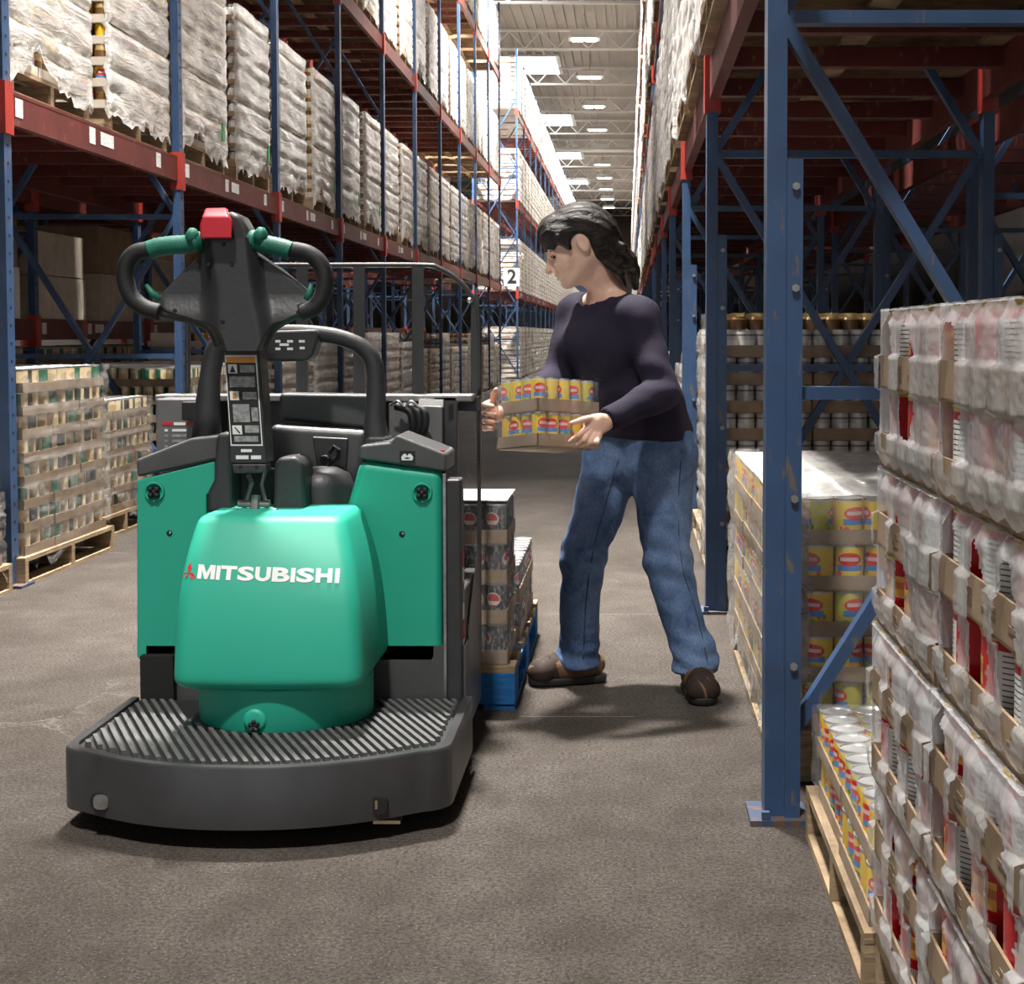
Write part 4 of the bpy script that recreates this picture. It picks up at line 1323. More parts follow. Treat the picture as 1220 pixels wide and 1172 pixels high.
f.append(tuple(reversed(range(nn)))); f.append(tuple(range((len(rows)-1)*nn, len(rows)*nn)))
shade_auto(MB().add(v, f).build('hood', 'green', T), 55)
def hood_y(x, z):
    u = (x - hx(z))/hood_w(z)
    return hood_yf(z) + 0.016*u*u + (0.034*(1 - math.sqrt(max(0.0, 1 - ((min(abs(u), 1) - 0.84)/0.16)**2))) if abs(u) > 0.84 else 0.0)
hood = [o for o in T.children if o.name.startswith('hood')][0]
def on_hood(me, cx, cz, tilt=0.0):
    for v_ in me.vertices:
        x, d, z = v_.co
        X = cx + x; Z = cz + z + tilt*x
        v_.co = (X - T.location.x, hood_y(X, Z) - 0.0008 + d - T.location.y, Z)
    return me
# block lettering, one mesh per letter
LET = (('M', 229.9, 251.3), ('I', 252.9, 257.7), ('T', 258.4, 278), ('S', 279, 299), ('U', 300.5, 319), ('B', 321, 342), ('I', 343.2, 348.4), ('S', 350, 371), ('H', 373, 392.4), ('I', 395.8, 401))
for ch, xa, xb in LET:
    yc_ = 684.2 + (xa - 230)*0.028
    A_ = P(xa, yc_, 3.56); B_ = P(xb, yc_, 3.56); w = B_.x - A_.x; h = 0.0305
    if ch == 'M':
        q = [(0, 0), (0, 1), (.30, 1), (.5, .42), (.70, 1), (1, 1), (1, 0), (.76, 0), (.76, .62), (.58, 0), (.42, 0), (.24, .62), (.24, 0)]
    elif ch == 'I': q = [(0, 0), (0, 1), (1, 1), (1, 0)]
    elif ch == 'T': q = [(.36, 0), (.36, .76), (0, .76), (0, 1), (1, 1), (1, .76), (.64, .76), (.64, 0)]
    elif ch == 'H': q = [(0, 0), (0, 1), (.28, 1), (.28, .62), (.72, .62), (.72, 1), (1, 1), (1, 0), (.72, 0), (.72, .38), (.28, .38), (.28, 0)]
    elif ch == 'U':
        q = [(0, 1), (.28, 1)] + [(.5 - .22*math.cos(t), .40 - .18*math.sin(t)) for t in [math.pi*k/8 for k in range(9)]] + [(.72, 1), (1, 1)] + [(.5 + .5*math.cos(t), .38 - .38*math.sin(t)) for t in [math.pi*k/12 for k in range(13)]]
    else: q = None
    if q: me = MB().prism([((u_ - .5)*w, (v2 - .5)*h) for u_, v2 in q], -0.0006, 0.0006).mesh('letter', 'white_print')
    else:
        me = text_mesh('letter', ch, 0.06, 'white_print', 0.0006, 0.0022)
        xs_ = [v_.co.x for v_ in me.vertices]; zs_ = [v_.co.z for v_ in me.vertices]
        for v_ in me.vertices: v_.co = (((v_.co.x - min(xs_))/(max(xs_) - min(xs_)) - .5)*w, v_.co.y, ((v_.co.z - min(zs_))/(max(zs_) - min(zs_)) - .5)*h)
    inst('letter', on_hood(me, (A_.x + B_.x)/2, A_.z, -0.03), hood)
ec = P(220, 684, 3.57)
for ang in (90, 210, 330):
    a = R(ang); d = Vector((math.cos(a), math.sin(a))); pz = Vector((-d.y, d.x))
    dia = [(0, 0), tuple(d*0.5 + pz*0.29), tuple(d), tuple(d*0.5 - pz*0.29)]
    mb = MB().prism([(x*0.0205, z*0.0225 - 0.002) for x, z in dia], -0.0006, 0.0006)
    inst('emblem', on_hood(mb.mesh('emblem', 'red_print'), ec.x, ec.z), hood)
for (px_, py_) in ((418, 645), (412, 654)):
    p = P(px_, py_, 3.8)

# --- side panels
YP = 3.93
def panel(pts, name='side_panel', bev=0.022, d=0.06, y=YP):
    return MB().prism(poly(pts, y), y, y + d).build(name, 'green', T, bevel=bev, seg=4)
lp = panel([(163, 572), (163, 782), (171, 791), (246, 793), (250, 612), (246, 612), (246, 590), (256, 580), (256, 549)])
rp = panel([(421, 575), (428, 549), (527, 561), (527, 784), (520, 796), (400, 796), (410, 612)])
def panel_knob(px_, py_, o):
    p = P(px_, py_, YP)
    MB().lathe((p.x, YP, p.z), [(0.026, -0.001), (0.024, -0.006), (0.020, -0.004), (0.018, 0.004)], 24, 0, 'y').build('knob_ring', 'green', o, True)
    k = MB().lathe((p.x + 0.001, YP, p.z), [(0.007, -0.004), (0.007, -0.012)], 10, 0, 'y')
    for a in range(4):
        b = a*math.pi/2 + 0.78
        k.lathe((p.x + 0.0105*math.cos(b), YP, p.z + 0.0105*math.sin(b)), [(0.0068, -0.002), (0.0068, -0.011), (0.004, -0.014)], 10, 0, 'y')
    k.build('knob', 'black_rubber', o, True)
def plug(px_, py_, Y, o):
    p = P(px_, py_, Y)
    MB().lathe((p.x, Y, p.z), [(0.0075, -0.0012), (0.0065, -0.002)], 12, 0, 'y').build('plug_hole', 'black_gap', o)
    MB().lathe((p.x + 0.002, Y, p.z + 0.0005), [(0.004, -0.003), (0.0025, -0.005)], 10, 0, 'y').build('screw', 'steel', o, True)
panel_knob(184, 586, lp); panel_knob(503, 587, rp); plug(202, 635, YP, lp); plug(479, 636, YP, rp)
# dark backing behind the green panels
MB().prism(poly([(168, 575), (168, 780), (522, 788), (522, 568), (440, 560), (430, 610), (250, 610), (250, 570)], YP + 0.03), YP + 0.03, YP + 0.07).build('panel_backing', 'black_gap', T)

# --- grey caps above the panels
capl = MB().prism(poly([(165, 568), (164, 547), (228, 522), (264, 518), (264, 546)], 3.94), 3.925, 4.12).build('shoulder_cover', 'grey_plastic', T, bevel=0.008, seg=3)
capr = MB().prism(poly([(428, 546), (430, 530), (466, 526), (474, 517), (533, 540), (532, 562)], 3.94), 3.925, 4.12).build('shoulder_cover', 'grey_plastic', T, bevel=0.008, seg=3)
p = P(485, 545, 3.92)
MB().prism([(p.x - 0.019, p.z - 0.013), (p.x + 0.019, p.z - 0.013), (p.x + 0.019, p.z + 0.016), (p.x - 0.019, p.z + 0.016)], 3.9225, 3.9245).build('charge_badge', 'print_black', capr)
q = MB().prism([(p.x - 0.013, p.z - 0.007), (p.x + 0.013, p.z - 0.007), (p.x + 0.015, p.z + 0.001), (p.x + 0.009, p.z + 0.009), (p.x + 0.003, p.z + 0.009), (p.x + 0.002, p.z + 0.005), (p.x - 0.002, p.z + 0.005), (p.x - 0.003, p.z + 0.009), (p.x - 0.009, p.z + 0.009), (p.x - 0.015, p.z + 0.001)], 3.9215, 3.9225)
q.build('battery_symbol', 'white_print', capr)
MB().prism([(p.x - 0.008, p.z - 0.0015), (p.x, p.z - 0.0035), (p.x + 0.008, p.z - 0.0015), (p.x, p.z + 0.001)], 3.9208, 3.9216).build('battery_line', 'print_black', capr)
for (a, b, c_) in ((510, 535, 'blue_print'), (524, 538, 'red_print')):
    q = P(a, b, 3.95); MB().box(q.x - 0.012, q.x + 0.012, 3.94, 3.955, q.z - 0.004, q.z + 0.005).build('sticker', c_, capr)
# --- console recess between tiller and right panel
MB().prism(poly([(332, 500), (446, 512), (452, 470), (332, 468)], 4.16), 4.16, 4.24).build('console_top', 'grey_plastic', T, bevel=0.012)
MB().prism(poly([(322, 505), (440, 512), (424, 612), (322, 612)], 4.14), 4.12, 4.2).build('console', 'grey_plastic', T, bevel=0.02, seg=3)
kb = P(388, 545, 4.11)
ks = MB().tube([(kb.x, 4.13, kb.z), (kb.x, 4.085, kb.z - 0.005)], 0.012, 10)
ks.build('key_switch', 'black_rubber', T)
kk = [P(392, 540, 4.08), P(398, 532, 4.08), P(404, 536, 4.08), P(403, 545, 4.08), P(396, 549, 4.08), P(391, 556, 4.08), P(384, 562, 4.08)]
MB().tube(kk, 0.006, 8).build('key', 'black_rubber', T)
MB().prism(poly([(372, 520), (415, 522), (412, 570), (380, 572)], 4.115), 4.112, 4.12).build('switch_plate', 'black_plastic', T, bevel=0.006)
mb = MB()
c0 = P(382, 612, 4.0)
mb.lathe((c0.x, 4.02, 0.64), [(0.085, 0.0), (0.083, 0.055), (0.07, 0.085), (0.04, 0.1), (0.005, 0.104)], 28)
shade_auto(mb.build('motor_cover', 'black_plastic', T), 40)
# --- tiller base housings and link
for pts, Y in (([(246, 612), (247, 585), (254, 572), (256, 530), (258, 516), (276, 514), (276, 612)], 3.86), ([(325, 612), (326, 556), (331, 545), (352, 543), (362, 552), (363, 612)], 3.86)):
    MB().prism(poly(pts, Y), Y, Y + 0.12).build('tiller_housing', 'black_plastic', T, bevel=0.012, seg=3)
MB().prism(poly([(276, 612), (276, 560), (326, 560), (326, 612)], 3.95), 3.95, 4.02).build('linkage_recess', 'black_gap', T)
lk = MB()
lk.tube([P(291, 606, 3.85), P(300, 575, 3.86), P(296, 566, 3.87)], 0.006, 8).tube([P(318, 606, 3.85), P(312, 578, 3.87), P(316, 562, 3.88)], 0.005, 8)
lk.tube([P(284, 600, 3.85), P(322, 600, 3.85)], 0.009, 10).tube([P(303, 612, 3.84), P(305, 590, 3.85)], 0.012, 10)
lk.build('linkage', 'steel_dull', T)
for px_ in (281, 328): 
    p = P(px_, 609, 3.82); MB().lathe((p.x, 3.82, p.z), [(0.009, 0), (0.009, -0.008), (0.006, -0.011)], 6, 0, 'y').build('bolt', 'steel', T)
# --- tiller neck
Yn = 3.80
neck = MB().prism(poly([(260, 400), (268, 420), (273, 553), (318, 553), (309, 420), (318, 400)], Yn), Yn, Yn + 0.085).build('tiller_neck', 'black_plastic', T, bevel=0.006, seg=3)
MB().prism(poly([(276, 553), (278, 564), (318, 563), (317, 553)], Yn - 0.002), Yn - 0.002, Yn + 0.05).build('neck_foot', 'dark_metal', T, bevel=0.003)
for px_ in (287, 306):
    p = P(px_, 556, Yn); MB().lathe((p.x, Yn - 0.002, p.z), [(0.005, -0.0005), (0.004, -0.001)], 10, 0, 'y').build('screw_hole', 'black_gap', neck)
# warning label
def quadlab(pts, dy, mat, name, parent):
    y = Yn - dy
    q = poly(pts, y); return MB().prism(q, y, y + 0.0008).build(name, mat, parent)
lab = quadlab([(267.5, 423), (275, 531), (313, 531), (305.5, 423)], 0.0012, 'white_print', 'warning_label', neck)
quadlab([(269, 432), (276, 529), (311.5, 529), (304.5, 432)], 0.0020, 'print_black', 'label_field', lab)
quadlab([(269.2, 425), (269.7, 432), (304.3, 432), (303.8, 425)], 0.0022, 'orange_print', 'label_header', lab)
def lpt(u, v_):
    xl = 269 + 7*v_; xr = 304.5 + 7*v_
    return (xl + (xr - xl)*u, 432 + 97*v_)
for (u0, v0, u1, v1, m_) in ((0.06, 0.02, 0.36, 0.13, 'white_print'), (0.46, 0.03, 0.95, 0.12, 'grey_print'), (0.08, 0.17, 0.93, 0.30, 'grey_print'), (0.06, 0.35, 0.36, 0.46, 'white_print'), (0.48, 0.36, 0.95, 0.45, 'grey_print'), (0.12, 0.51, 0.68, 0.73, 'grey_print'), (0.74, 0.55, 0.96, 0.72, 'grey_print'), (0.06, 0.77, 0.38, 0.88, 'white_print'), (0.48, 0.77, 0.95, 0.86, 'grey_print'), (0.1, 0.90, 0.9, 0.97, 'grey_print')):
    quadlab([lpt(u0, v0), lpt(u0, v1), lpt(u1, v1), lpt(u1, v0)], 0.0028, m_, 'label_print', lab)
quadlab([lpt(0.11, 0.12), lpt(0.31, 0.12), lpt(0.21, 0.03)], 0.0034, 'print_black', 'hazard_symbol', lab)
quadlab([lpt(0.14, 0.44), lpt(0.28, 0.44), lpt(0.26, 0.37), lpt(0.16, 0.37)], 0.0034, 'orange_print', 'hazard_symbol', lab)
quadlab([lpt(0.12, 0.79), lpt(0.16, 0.79), lpt(0.32, 0.86), lpt(0.28, 0.87)], 0.0034, 'print_black', 'hazard_symbol', lab)
for (a, b, c_, d) in ((287, 535, 300, 538.5), (281, 542.5, 296, 547), (299, 542.5, 311, 547)):
    quadlab([(a, b), (a, d), (c_, d), (c_, b)], 0.0016, 'white_print', 'model_print', neck)
# --- tiller head
Yh = 3.74
head = MB()
plate = [(243, 288), (236, 306), (214, 326), (192, 350), (188, 362), (196, 372), (222, 378), (244, 386), (257, 398), (263, 418), (313, 418), (318, 400), (331, 386), (354, 377), (372, 370), (376, 360), (370, 349), (338, 322), (305, 300), (300, 288)]
head.prism(poly(plate, Yh + 0.045), Yh + 0.045, Yh + 0.075)
hd = head.build('tiller_head', 'black_plastic', T, bevel=0.01, seg=3)
# raised spine
sp_ = MB()
prof = [(283, 243, 300), (296, 240, 303), (306, 236, 310), (320, 221, 332), (335, 206, 355), (348, 194, 369), (358, 189, 375), (367, 188, 375), (374, 202, 362), (379, 222, 350), (386, 244, 331), (394, 254, 323), (404, 260, 318), (418, 265, 311)]
fine_ = []
for i in range(len(prof) - 1):
    for k in range(3): fine_.append(tuple(prof[i][c] + (prof[i+1][c] - prof[i][c])*k/3 for c in range(3)))
fine_.append(prof[-1])
v = []; f = []; NU = 40
for (y, xa, xb) in fine_:
    xc = 271 + (y - 283)*0.125; wr = 25 + max(0, (y - 340))*0.05
    for t in range(NU + 1):
        u = t/NU; x = xa + (xb - xa)*u
        q = abs(x - xc)/wr
        ridge = 1.0 if q < 0.75 else max(0.0, 0.5 + 0.5*math.cos(min(1, (q - 0.75)/0.85)*math.pi))
        edge = min(1.0, min(x - xa, xb - x)/5.0)
        low = 0.5 - 0.5*math.cos(math.pi*min(1, max(0, (y - 345)/40.0)))
        d_ = 0.052*ridge + 0.022*min(1, low)*(1 - ridge)
        v.append(P(x, y, Yh + 0.046 - d_*math.sqrt(max(0, edge))))
for i in range(len(fine_) - 1):
    for t in range(NU): f.append((i*(NU+1) + t, (i+1)*(NU+1) + t, (i+1)*(NU+1) + t + 1, i*(NU+1) + t + 1))
sp_.add(v, f); shade_auto(sp_.build('head_shell', 'black_plastic', hd), 70)
# lower rolled edge of the wings
for pts in (((176, 368), (205, 375), (235, 382), (254, 394), (262, 412)), ((380, 366), (352, 375), (334, 383), (322, 394), (314, 412))):
    MB().tube(smooth_pts([P(a, b, Yh + 0.050) for a, b in pts], 5), 0.0135, 10).build('wing_edge', 'black_plastic', hd, True)
for (a, b) in ((249, 315), (277, 315), (247, 291), (267, 291), (266, 383), (232, 375), (300, 377), (204, 370), (352, 372)):
    p = P(a, b, Yh); q = MB().lathe((p.x, 0, p.z), [(0.0055, 0), (0.004, -0.002)], 10, 0, 'y')
    yy = Yh - 0.006 if 242 < a < 300 else Yh + 0.030
    q.build('screw_hole', 'black_gap', hd, off=(T.location.x, T.location.y - yy, 0))
for pts in ([(180, 297), (162, 301), (151, 314), (149, 332), (157, 354), (173, 367), (190, 372)], [(343, 297), (365, 301), (380, 312), (387, 330), (384, 352), (374, 366), (358, 372)]):
    MB().tube(smooth_pts([P(a, b, Yh + 0.04) for a, b in pts], 6), 0.0205, 14).build('handle_loop', 'black_rubber', T, True)
for pts, tip, dirx in (([(243, 287), (234, 288), (222, 291), (206, 292), (190, 294), (178, 298)], (229, 272), -1), ([(292, 285), (301, 287), (312, 290), (326, 293), (338, 296), (346, 299)], (311, 271), 1)):
    gp = MB().tube(smooth_pts([P(a, b, Yh + 0.035) for a, b in pts], 5), [0.015 + 0.011*min(1, k/4) - (0.004 if k > 6 else 0) + 0.0012*(k % 2) for k in range(26)], 14)
    go = gp.build('hand_grip', 'green_grip', T, True)
    a, b = tip
    MB().tube([P(a + dirx*-2, b + 16, Yh + 0.03), P(a, b + 6, Yh + 0.02), P(a + 1, b, Yh + 0.018)], [0.022, 0.016, 0.008], 10).build('thumb_control', 'green_grip', go, True)
for pts in ([(174, 339), (182, 350), (190, 357)], [(371, 338), (369, 350), (364, 357)]):
    MB().tube([P(a, b, Yh + 0.02) for a, b in pts], [0.004, 0.009, 0.006], 8).build('horn_button', 'green_grip', T, True)
# red reversing button, bevelled top facet, black housing behind
Yb = 3.70
rb = MB()
fr = poly([(239, 284), (238, 268), (241, 258), (272, 258), (277, 265), (276, 284)], Yb); tp = poly([(246, 248), (268, 247.5), (274, 254), (244, 256)], Yb + 0.03)
A = [(x, Yb, z) for x, z in fr]; Bk = [(x, Yb + 0.075, z) for x, z in poly([(241, 284), (239, 270), (244, 249), (270, 247.5), (277, 262), (276, 284)], Yb + 0.075)]
B2 = [(x, Yb + 0.03, z) for x, z in poly([(239, 284), (238, 268), (245, 248), (269, 247.5), (276, 262), (276, 284)], Yb + 0.03)]
rb.add(A + B2 + Bk, [(0, 1, 2, 3, 4, 5), (2, 8, 9, 3), (1, 7, 8, 2), (3, 9, 10, 4), (0, 6, 7, 1), (4, 10, 11, 5), (5, 11, 6, 0), (7, 13, 14, 8), (8, 14, 15, 9), (9, 15, 16, 10), (6, 12, 13, 7), (10, 16, 17, 11), (12, 17, 16, 15, 14, 13)])
rb.build('reverse_button', 'red_plastic', T, bevel=0.004, seg=3)
MB().prism(poly([(244, 290), (244, 256), (276, 252), (288, 258), (296, 272), (304, 300), (290, 300)], Yb + 0.06), Yb + 0.055, Yb + 0.14).build('switch_housing', 'black_plastic', T, bevel=0.012, seg=3)
# --- grab hoop with display
Yg = 4.07
for pts in ([(246, 536), (247, 500), (250, 450), (258, 416), (275, 402), (300, 398)],):
    MB().tube(smooth_pts([P(a, b, Yg) for a, b in pts], 6), [0.045 - 0.018*min(1, k/12) for k in range(31)], 12, flat=0.7).build('grab_hoop', 'black_plastic', T, True)
pts = [(300, 398), (335, 396), (372, 397), (405, 402), (432, 414), (446, 434), (448, 470), (447, 505), (451, 535)]
MB().tube(smooth_pts([P(a, b, Yg) for a, b in pts], 6), [0.021]*20 + [0.021 + 0.010*(k/28)**1.5 + (0.006*max(0, k - 20)/8) for k in range(29)], 12, flat=0.8).build('grab_hoop', 'black_plastic', T, True)
for (a, b) in ((246, 538), (451, 537)):
    MB().prism(poly([(a - 20, b + 5), (a - 13, b - 18), (a + 13, b - 18), (a + 17, b + 5)], Yg - 0.02), Yg - 0.04, Yg + 0.04).build('hoop_foot', 'black_plastic', T, bevel=0.01)
dsp = MB().prism(poly([(318, 394), (378, 392), (381, 400), (374, 424), (366, 430), (318, 431)], Yg - 0.03), Yg - 0.045, Yg + 0.03).build('display', 'black_plastic', T, bevel=0.008, seg=3)
for (a, b, c_, d) in ((328, 405, 334, 408), (342, 405, 349, 408), (333, 409, 344, 412), (328, 414, 334, 417), (342, 414, 349, 417), (356, 405, 363, 408), (357, 413, 363, 416)):
    q = poly([(a, b), (a, d), (c_, d), (c_, b)], Yg - 0.0462)
    MB().prism(q, Yg - 0.0462, Yg - 0.045).build('display_icon', 'white_print', dsp)
# --- rear bulkhead and battery
bk = MB().prism(poly([(192, 472), (545, 472), (545, 600), (192, 600)], 4.36), 4.36, 4.40).build('bulkhead', 'dark_metal', T, bevel=0.004)
bz = P(400, 472, 4.36).z
MB().box(P(192, 472, 4.36).x, P(565, 472, 4.36).x, 4.30, 4.41, bz - 0.012, bz + 0.006).build('bulkhead_lip', 'steel_dull', T, bevel=0.003)
MB().prism(poly([(515, 472), (545, 472), (545, 845), (530, 845), (530, 560)], 4.30), 4.30, 4.34).build('corner_plate', 'dark_metal', T, bevel=0.004)
MB().prism(poly([(540, 472), (572, 472), (574, 490), (540, 490)], 4.40), 4.395, 4.42).build('backrest_bracket', 'dark_metal', T, bevel=0.002)
p = P(537, 490, 4.295); MB().prism([(p.x - 0.006, p.z - 0.024), (p.x + 0.006, p.z - 0.018), (p.x + 0.006, p.z + 0.02), (p.x - 0.006, p.z + 0.016)], 4.296, 4.302).build('slot', 'black_gap', T)
MB().prism(poly([(499, 476), (528, 476), (528, 488), (499, 488)], 4.29), 4.29, 4.30).build('white_sticker', 'white_print', T)
MB().prism(poly([(463, 480), (527, 484), (527, 560), (463, 552)], 4.27), 4.27, 4.30).build('cable_well', 'battery_grey', T, bevel=0.005)
for off_ in (0, 9, 17):
    cp = smooth_pts([P(472 + off_, 484, 4.24), P(488 + off_, 490, 4.22), P(492 + off_*0.8, 510, 4.22), P(482 + off_*0.7, 532, 4.24)], 6)
    MB().tube(cp, 0.011, 10).build('battery_cable', 'black_rubber', T, True)
MB().tube(smooth_pts([P(466, 482, 4.23), P(474, 478, 4.22), P(482, 484, 4.22), P(490, 478, 4.22), P(500, 486, 4.22)], 5), 0.004, 8).build('thin_wire', 'steel', T, True)
bat = MB().prism(poly([(192, 474), (245, 474), (245, 540), (192, 540)], 4.25), 4.2, 4.34).build('battery', 'battery_grey', T, bevel=0.006)
st = P(192, 505, 4.195)
for k, m_ in enumerate(('red_print', 'white_print', 'red_print')):
    a = poly([(193 + 14*k, 503), (207 + 14*k, 503), (207 + 14*k, 506.5), (193 + 14*k, 506.5)], 4.198)
    MB().prism(a, 4.198, 4.2005).build('stripe', m_, bat)
for k in range(4):
    for (a, b) in ((196, 200), (205, 222)):
        MB().prism(poly([(a, 511 + 6.5*k), (b, 511 + 6.5*k), (b, 514 + 6.5*k), (a, 514 + 6.5*k)], 4.1985), 4.1985, 4.2005).build('battery_print', 'grey_print' if k else 'white_print', bat)
MB().prism(poly([(220, 478), (256, 478), (256, 500), (220, 500)], 4.18), 4.15, 4.2).build('battery_connector', 'black_rubber', T, bevel=0.004)
for k in range(3):
    MB().prism(poly([(335, 478 + k*9), (452, 480 + k*9), (452, 484 + k*9), (335, 482 + k*9)], 4.35), 4.345, 4.362).build('bulkhead_rib', 'grey_plastic', T, bevel=0.002)
# --- load backrest
Yr = 4.43
top = smooth_pts([P(224, 470, Yr), P(224, 372, Yr), P(232, 345, Yr), P(250, 325, Yr), P(275, 317, Yr), P(380, 316, Yr), P(500, 316, Yr), P(522, 319, Yr), P(545, 333, Yr), P(561, 352, Yr), P(570, 380, Yr), P(571, 470, Yr)], 6)
MB().tube(top, 0.0075, 10).build('backrest_frame', 'dark_metal', T, True)
for x_ in (291, 360, 428, 498): MB().bar(P(x_, 316, Yr), P(x_, 474, Yr), 0.032, 0.012, 0, (0, 1, 0)).build('backrest_bar', 'dark_metal', T)
MB().bar(P(566, 352, Yr), P(566, 474, Yr), 0.022, 0.012, 0, (0, 1, 0)).build('backrest_bar', 'dark_metal', T)
MB().bar(P(571, 470, Yr), P(571, 830, Yr), 0.010, 0.03, 0, (0, 1, 0)).build('backrest_post', 'dark_metal', T)
gb = P(560, 358, Yr); MB().lathe((gb.x, Yr - 0.005, gb.z), [(0.008, 0.0), (0.008, -0.012), (0.004, -0.016)], 10, 0, 'y').build('bolt', 'steel', T)
MB().box(-1.12, -0.94, 4.40, 6.6, 0.03, 0.085).build('fork', 'dark_metal', T, bevel=0.01)
MB().box(-0.66, -0.48, 4.40, 6.6, 0.03, 0.085).build('fork', 'dark_metal', T, bevel=0.01)

# ------------------------------------------------------------------ blue pallet on the forks, with its cases
bp = empty('pallet', (-0.80, 5.08, 0), 'blue painted wooden pallet carried on the truck forks', 'pallet')
PX0, PX1, PY0, PY1 = -1.275, -0.322, 4.50, 5.66
for xx in (PX0 + 0.045, -0.80, PX1 - 0.045):
    for yy in (PY0 + 0.07, (PY0 + PY1)/2, PY1 - 0.07):
        MB().box(xx - 0.045, xx + 0.045, yy - 0.07, yy + 0.07, 0.016, 0.092).build('block', 'wood_blue', bp)
    MB().box(xx - 0.045, xx + 0.045, PY0, PY1, 0.092, 0.108).build('stringer_board', 'wood_blue', bp)
    MB().box(xx - 0.045, xx + 0.045, PY0, PY1, 0.0, 0.016).build('bottom_board', 'wood_blue', bp)
for k in range(7):
    yy = PY0 + 0.05 + k*(PY1 - PY0 - 0.1)/6
    MB().box(PX0, PX1, yy - 0.05, yy + 0.05, 0.108, 0.125).build('deck_board', 'wood', bp)
MB().box(PX1 - 0.2, PX1, PY0 - 0.004, PY0, 0.018, 0.106).build('end_plate', 'wood_blue', bp)
tm_, cm_ = case_meshes('dark', 5, 5, 0.066, 0.116)
sfilm = None
def dark_case(x, y, z, label):
    r = empty('can_case', (x, y, z), label, 'can case', 'cases of dark cans on the blue pallet')
    tr = inst('tray', tm_, r); inst('cans', cm_, r)['kind'] = 'stuff'
    mb = MB()
    w = 5*0.066; h = 0.116
    def sheet(p00, p10, p01, nu=10, nv=6):
        v = []; f = []
        for i in range(nu + 1):
            for j in range(nv + 1):
                p_ = Vector(p00) + (Vector(p10) - Vector(p00))*(i/nu) + (Vector(p01) - Vector(p00))*(j/nv)
                nrm_ = (Vector(p10) - Vector(p00)).cross(Vector(p01) - Vector(p00)).normalized()
                v.append(p_ + nrm_*(0.003 + 0.003*math.sin(i*2.1 + j*1.3)))
        for i in range(nu):
            for j in range(nv): f.append((i*(nv+1)+j, (i+1)*(nv+1)+j, (i+1)*(nv+1)+j+1, i*(nv+1)+j+1))
        mb.add(v, f)
    sheet((w, 0, 0.0), (w, w, 0.0), (w, 0, h)); sheet((0, 0, 0.0), (w, 0, 0.0), (0, 0, h)); sheet((0, 0, h), (w, 0, h), (0, w, h))
    mb.build('shrink_film', 'shrink_clear', r, True, off=(0, 0, 0))
tiers = ['bottom', 'second', 'third', 'top']
for t in range(4):
    dark_case(-0.345 - 0.33, 4.53, 0.126 + t*0.1165, 'case of dark cans on the blue pallet, %s of the near right stack' % tiers[t])
    dark_case(-0.345 - 0.665, 4.53, 0.126 + t*0.1165, 'case of dark cans on the blue pallet, %s of the near left stack' % tiers[t])
for t in range(2):
    dark_case(-0.335 - 0.33, 4.90, 0.126 + t*0.1165, 'case of dark cans on the blue pallet, %s of the middle stack' % tiers[t])
    dark_case(-0.335 - 0.33, 5.26, 0.126 + t*0.1165, 'case of dark cans on the blue pallet, %s of the far stack' % tiers[t])
MB().box(-0.345 - 0.33, -0.345, 4.53, 4.86, 0, 0.003).build('slip_sheet', 'white_paint', None).location = (0, 0, 0.126 + 4*0.1165 + 0.008)
tag(bpy.data.objects['slip_sheet'], 'white sheet lying on the near stack of dark cans', 'sheet')

# ------------------------------------------------------------------ signed-distance modelling for the woman
def surface_nets(D, lo, h):
    """mesh of the zero level of a sampled field (naive surface nets)"""
    nx, ny, nz = D.shape
    sgn = D < 0
    cx = np.zeros((nx-1, ny-1, nz-1), np.int8)
    for dx in (0, 1):
        for dy in (0, 1):
            for dz in (0, 1): cx += sgn[dx:nx-1+dx, dy:ny-1+dy, dz:nz-1+dz]
    cell = (cx > 0) & (cx < 8)
    idx = -np.ones(cell.shape, np.int64)
    ci = np.argwhere(cell); idx[cell] = np.arange(len(ci))
    acc = np.zeros((len(ci), 3)); num = np.zeros(len(ci))
    corners = [(a, b, c) for a in (0, 1) for b in (0, 1) for c in (0, 1)]
    for a in corners:
        for ax in range(3):
            if a[ax]: continue
            b = list(a); b[ax] = 1
            da = D[ci[:,0]+a[0], ci[:,1]+a[1], ci[:,2]+a[2]]; db = D[ci[:,0]+b[0], ci[:,1]+b[1], ci[:,2]+b[2]]
            m = (da < 0) != (db < 0)
            t = np.where(m, da/np.where(m, da - db, 1), 0)
            p = np.tile(np.array(a, float), (len(ci), 1)); p[:, ax] += t
            acc[m] += p[m]; num[m] += 1
    V = lo + h*(ci + acc/num[:, None])
    quads = []
    for ax in range(3):
        u, w = (ax+1) % 3, (ax+2) % 3
        sl = [slice(1, -1)]*3; sl[ax] = slice(0, -1)
        s0 = sgn[:-1, :, :] if ax == 0 else sgn[:, :-1, :] if ax == 1 else sgn[:, :, :-1]
        s1 = sgn[1:, :, :] if ax == 0 else sgn[:, 1:, :] if ax == 1 else sgn[:, :, 1:]
        e = np.argwhere(s0 != s1)
        ok = (e[:, u] > 0) & (e[:, w] > 0) & (e[:, u] < D.shape[u]-1) & (e[:, w] < D.shape[w]-1)
        e = e[ok]
        fl = s0[e[:,0], e[:,1], e[:,2]]
        q = []
        for (du, dw) in ((-1, -1), (0, -1), (0, 0), (-1, 0)):
            k = e.copy(); k[:, u] += du; k[:, w] += dw
            q.append(idx[k[:,0], k[:,1], k[:,2]])
        q = np.stack(q, 1); q[~fl] = q[~fl][:, ::-1]
        quads.append(q)
    return V, np.concatenate(quads)
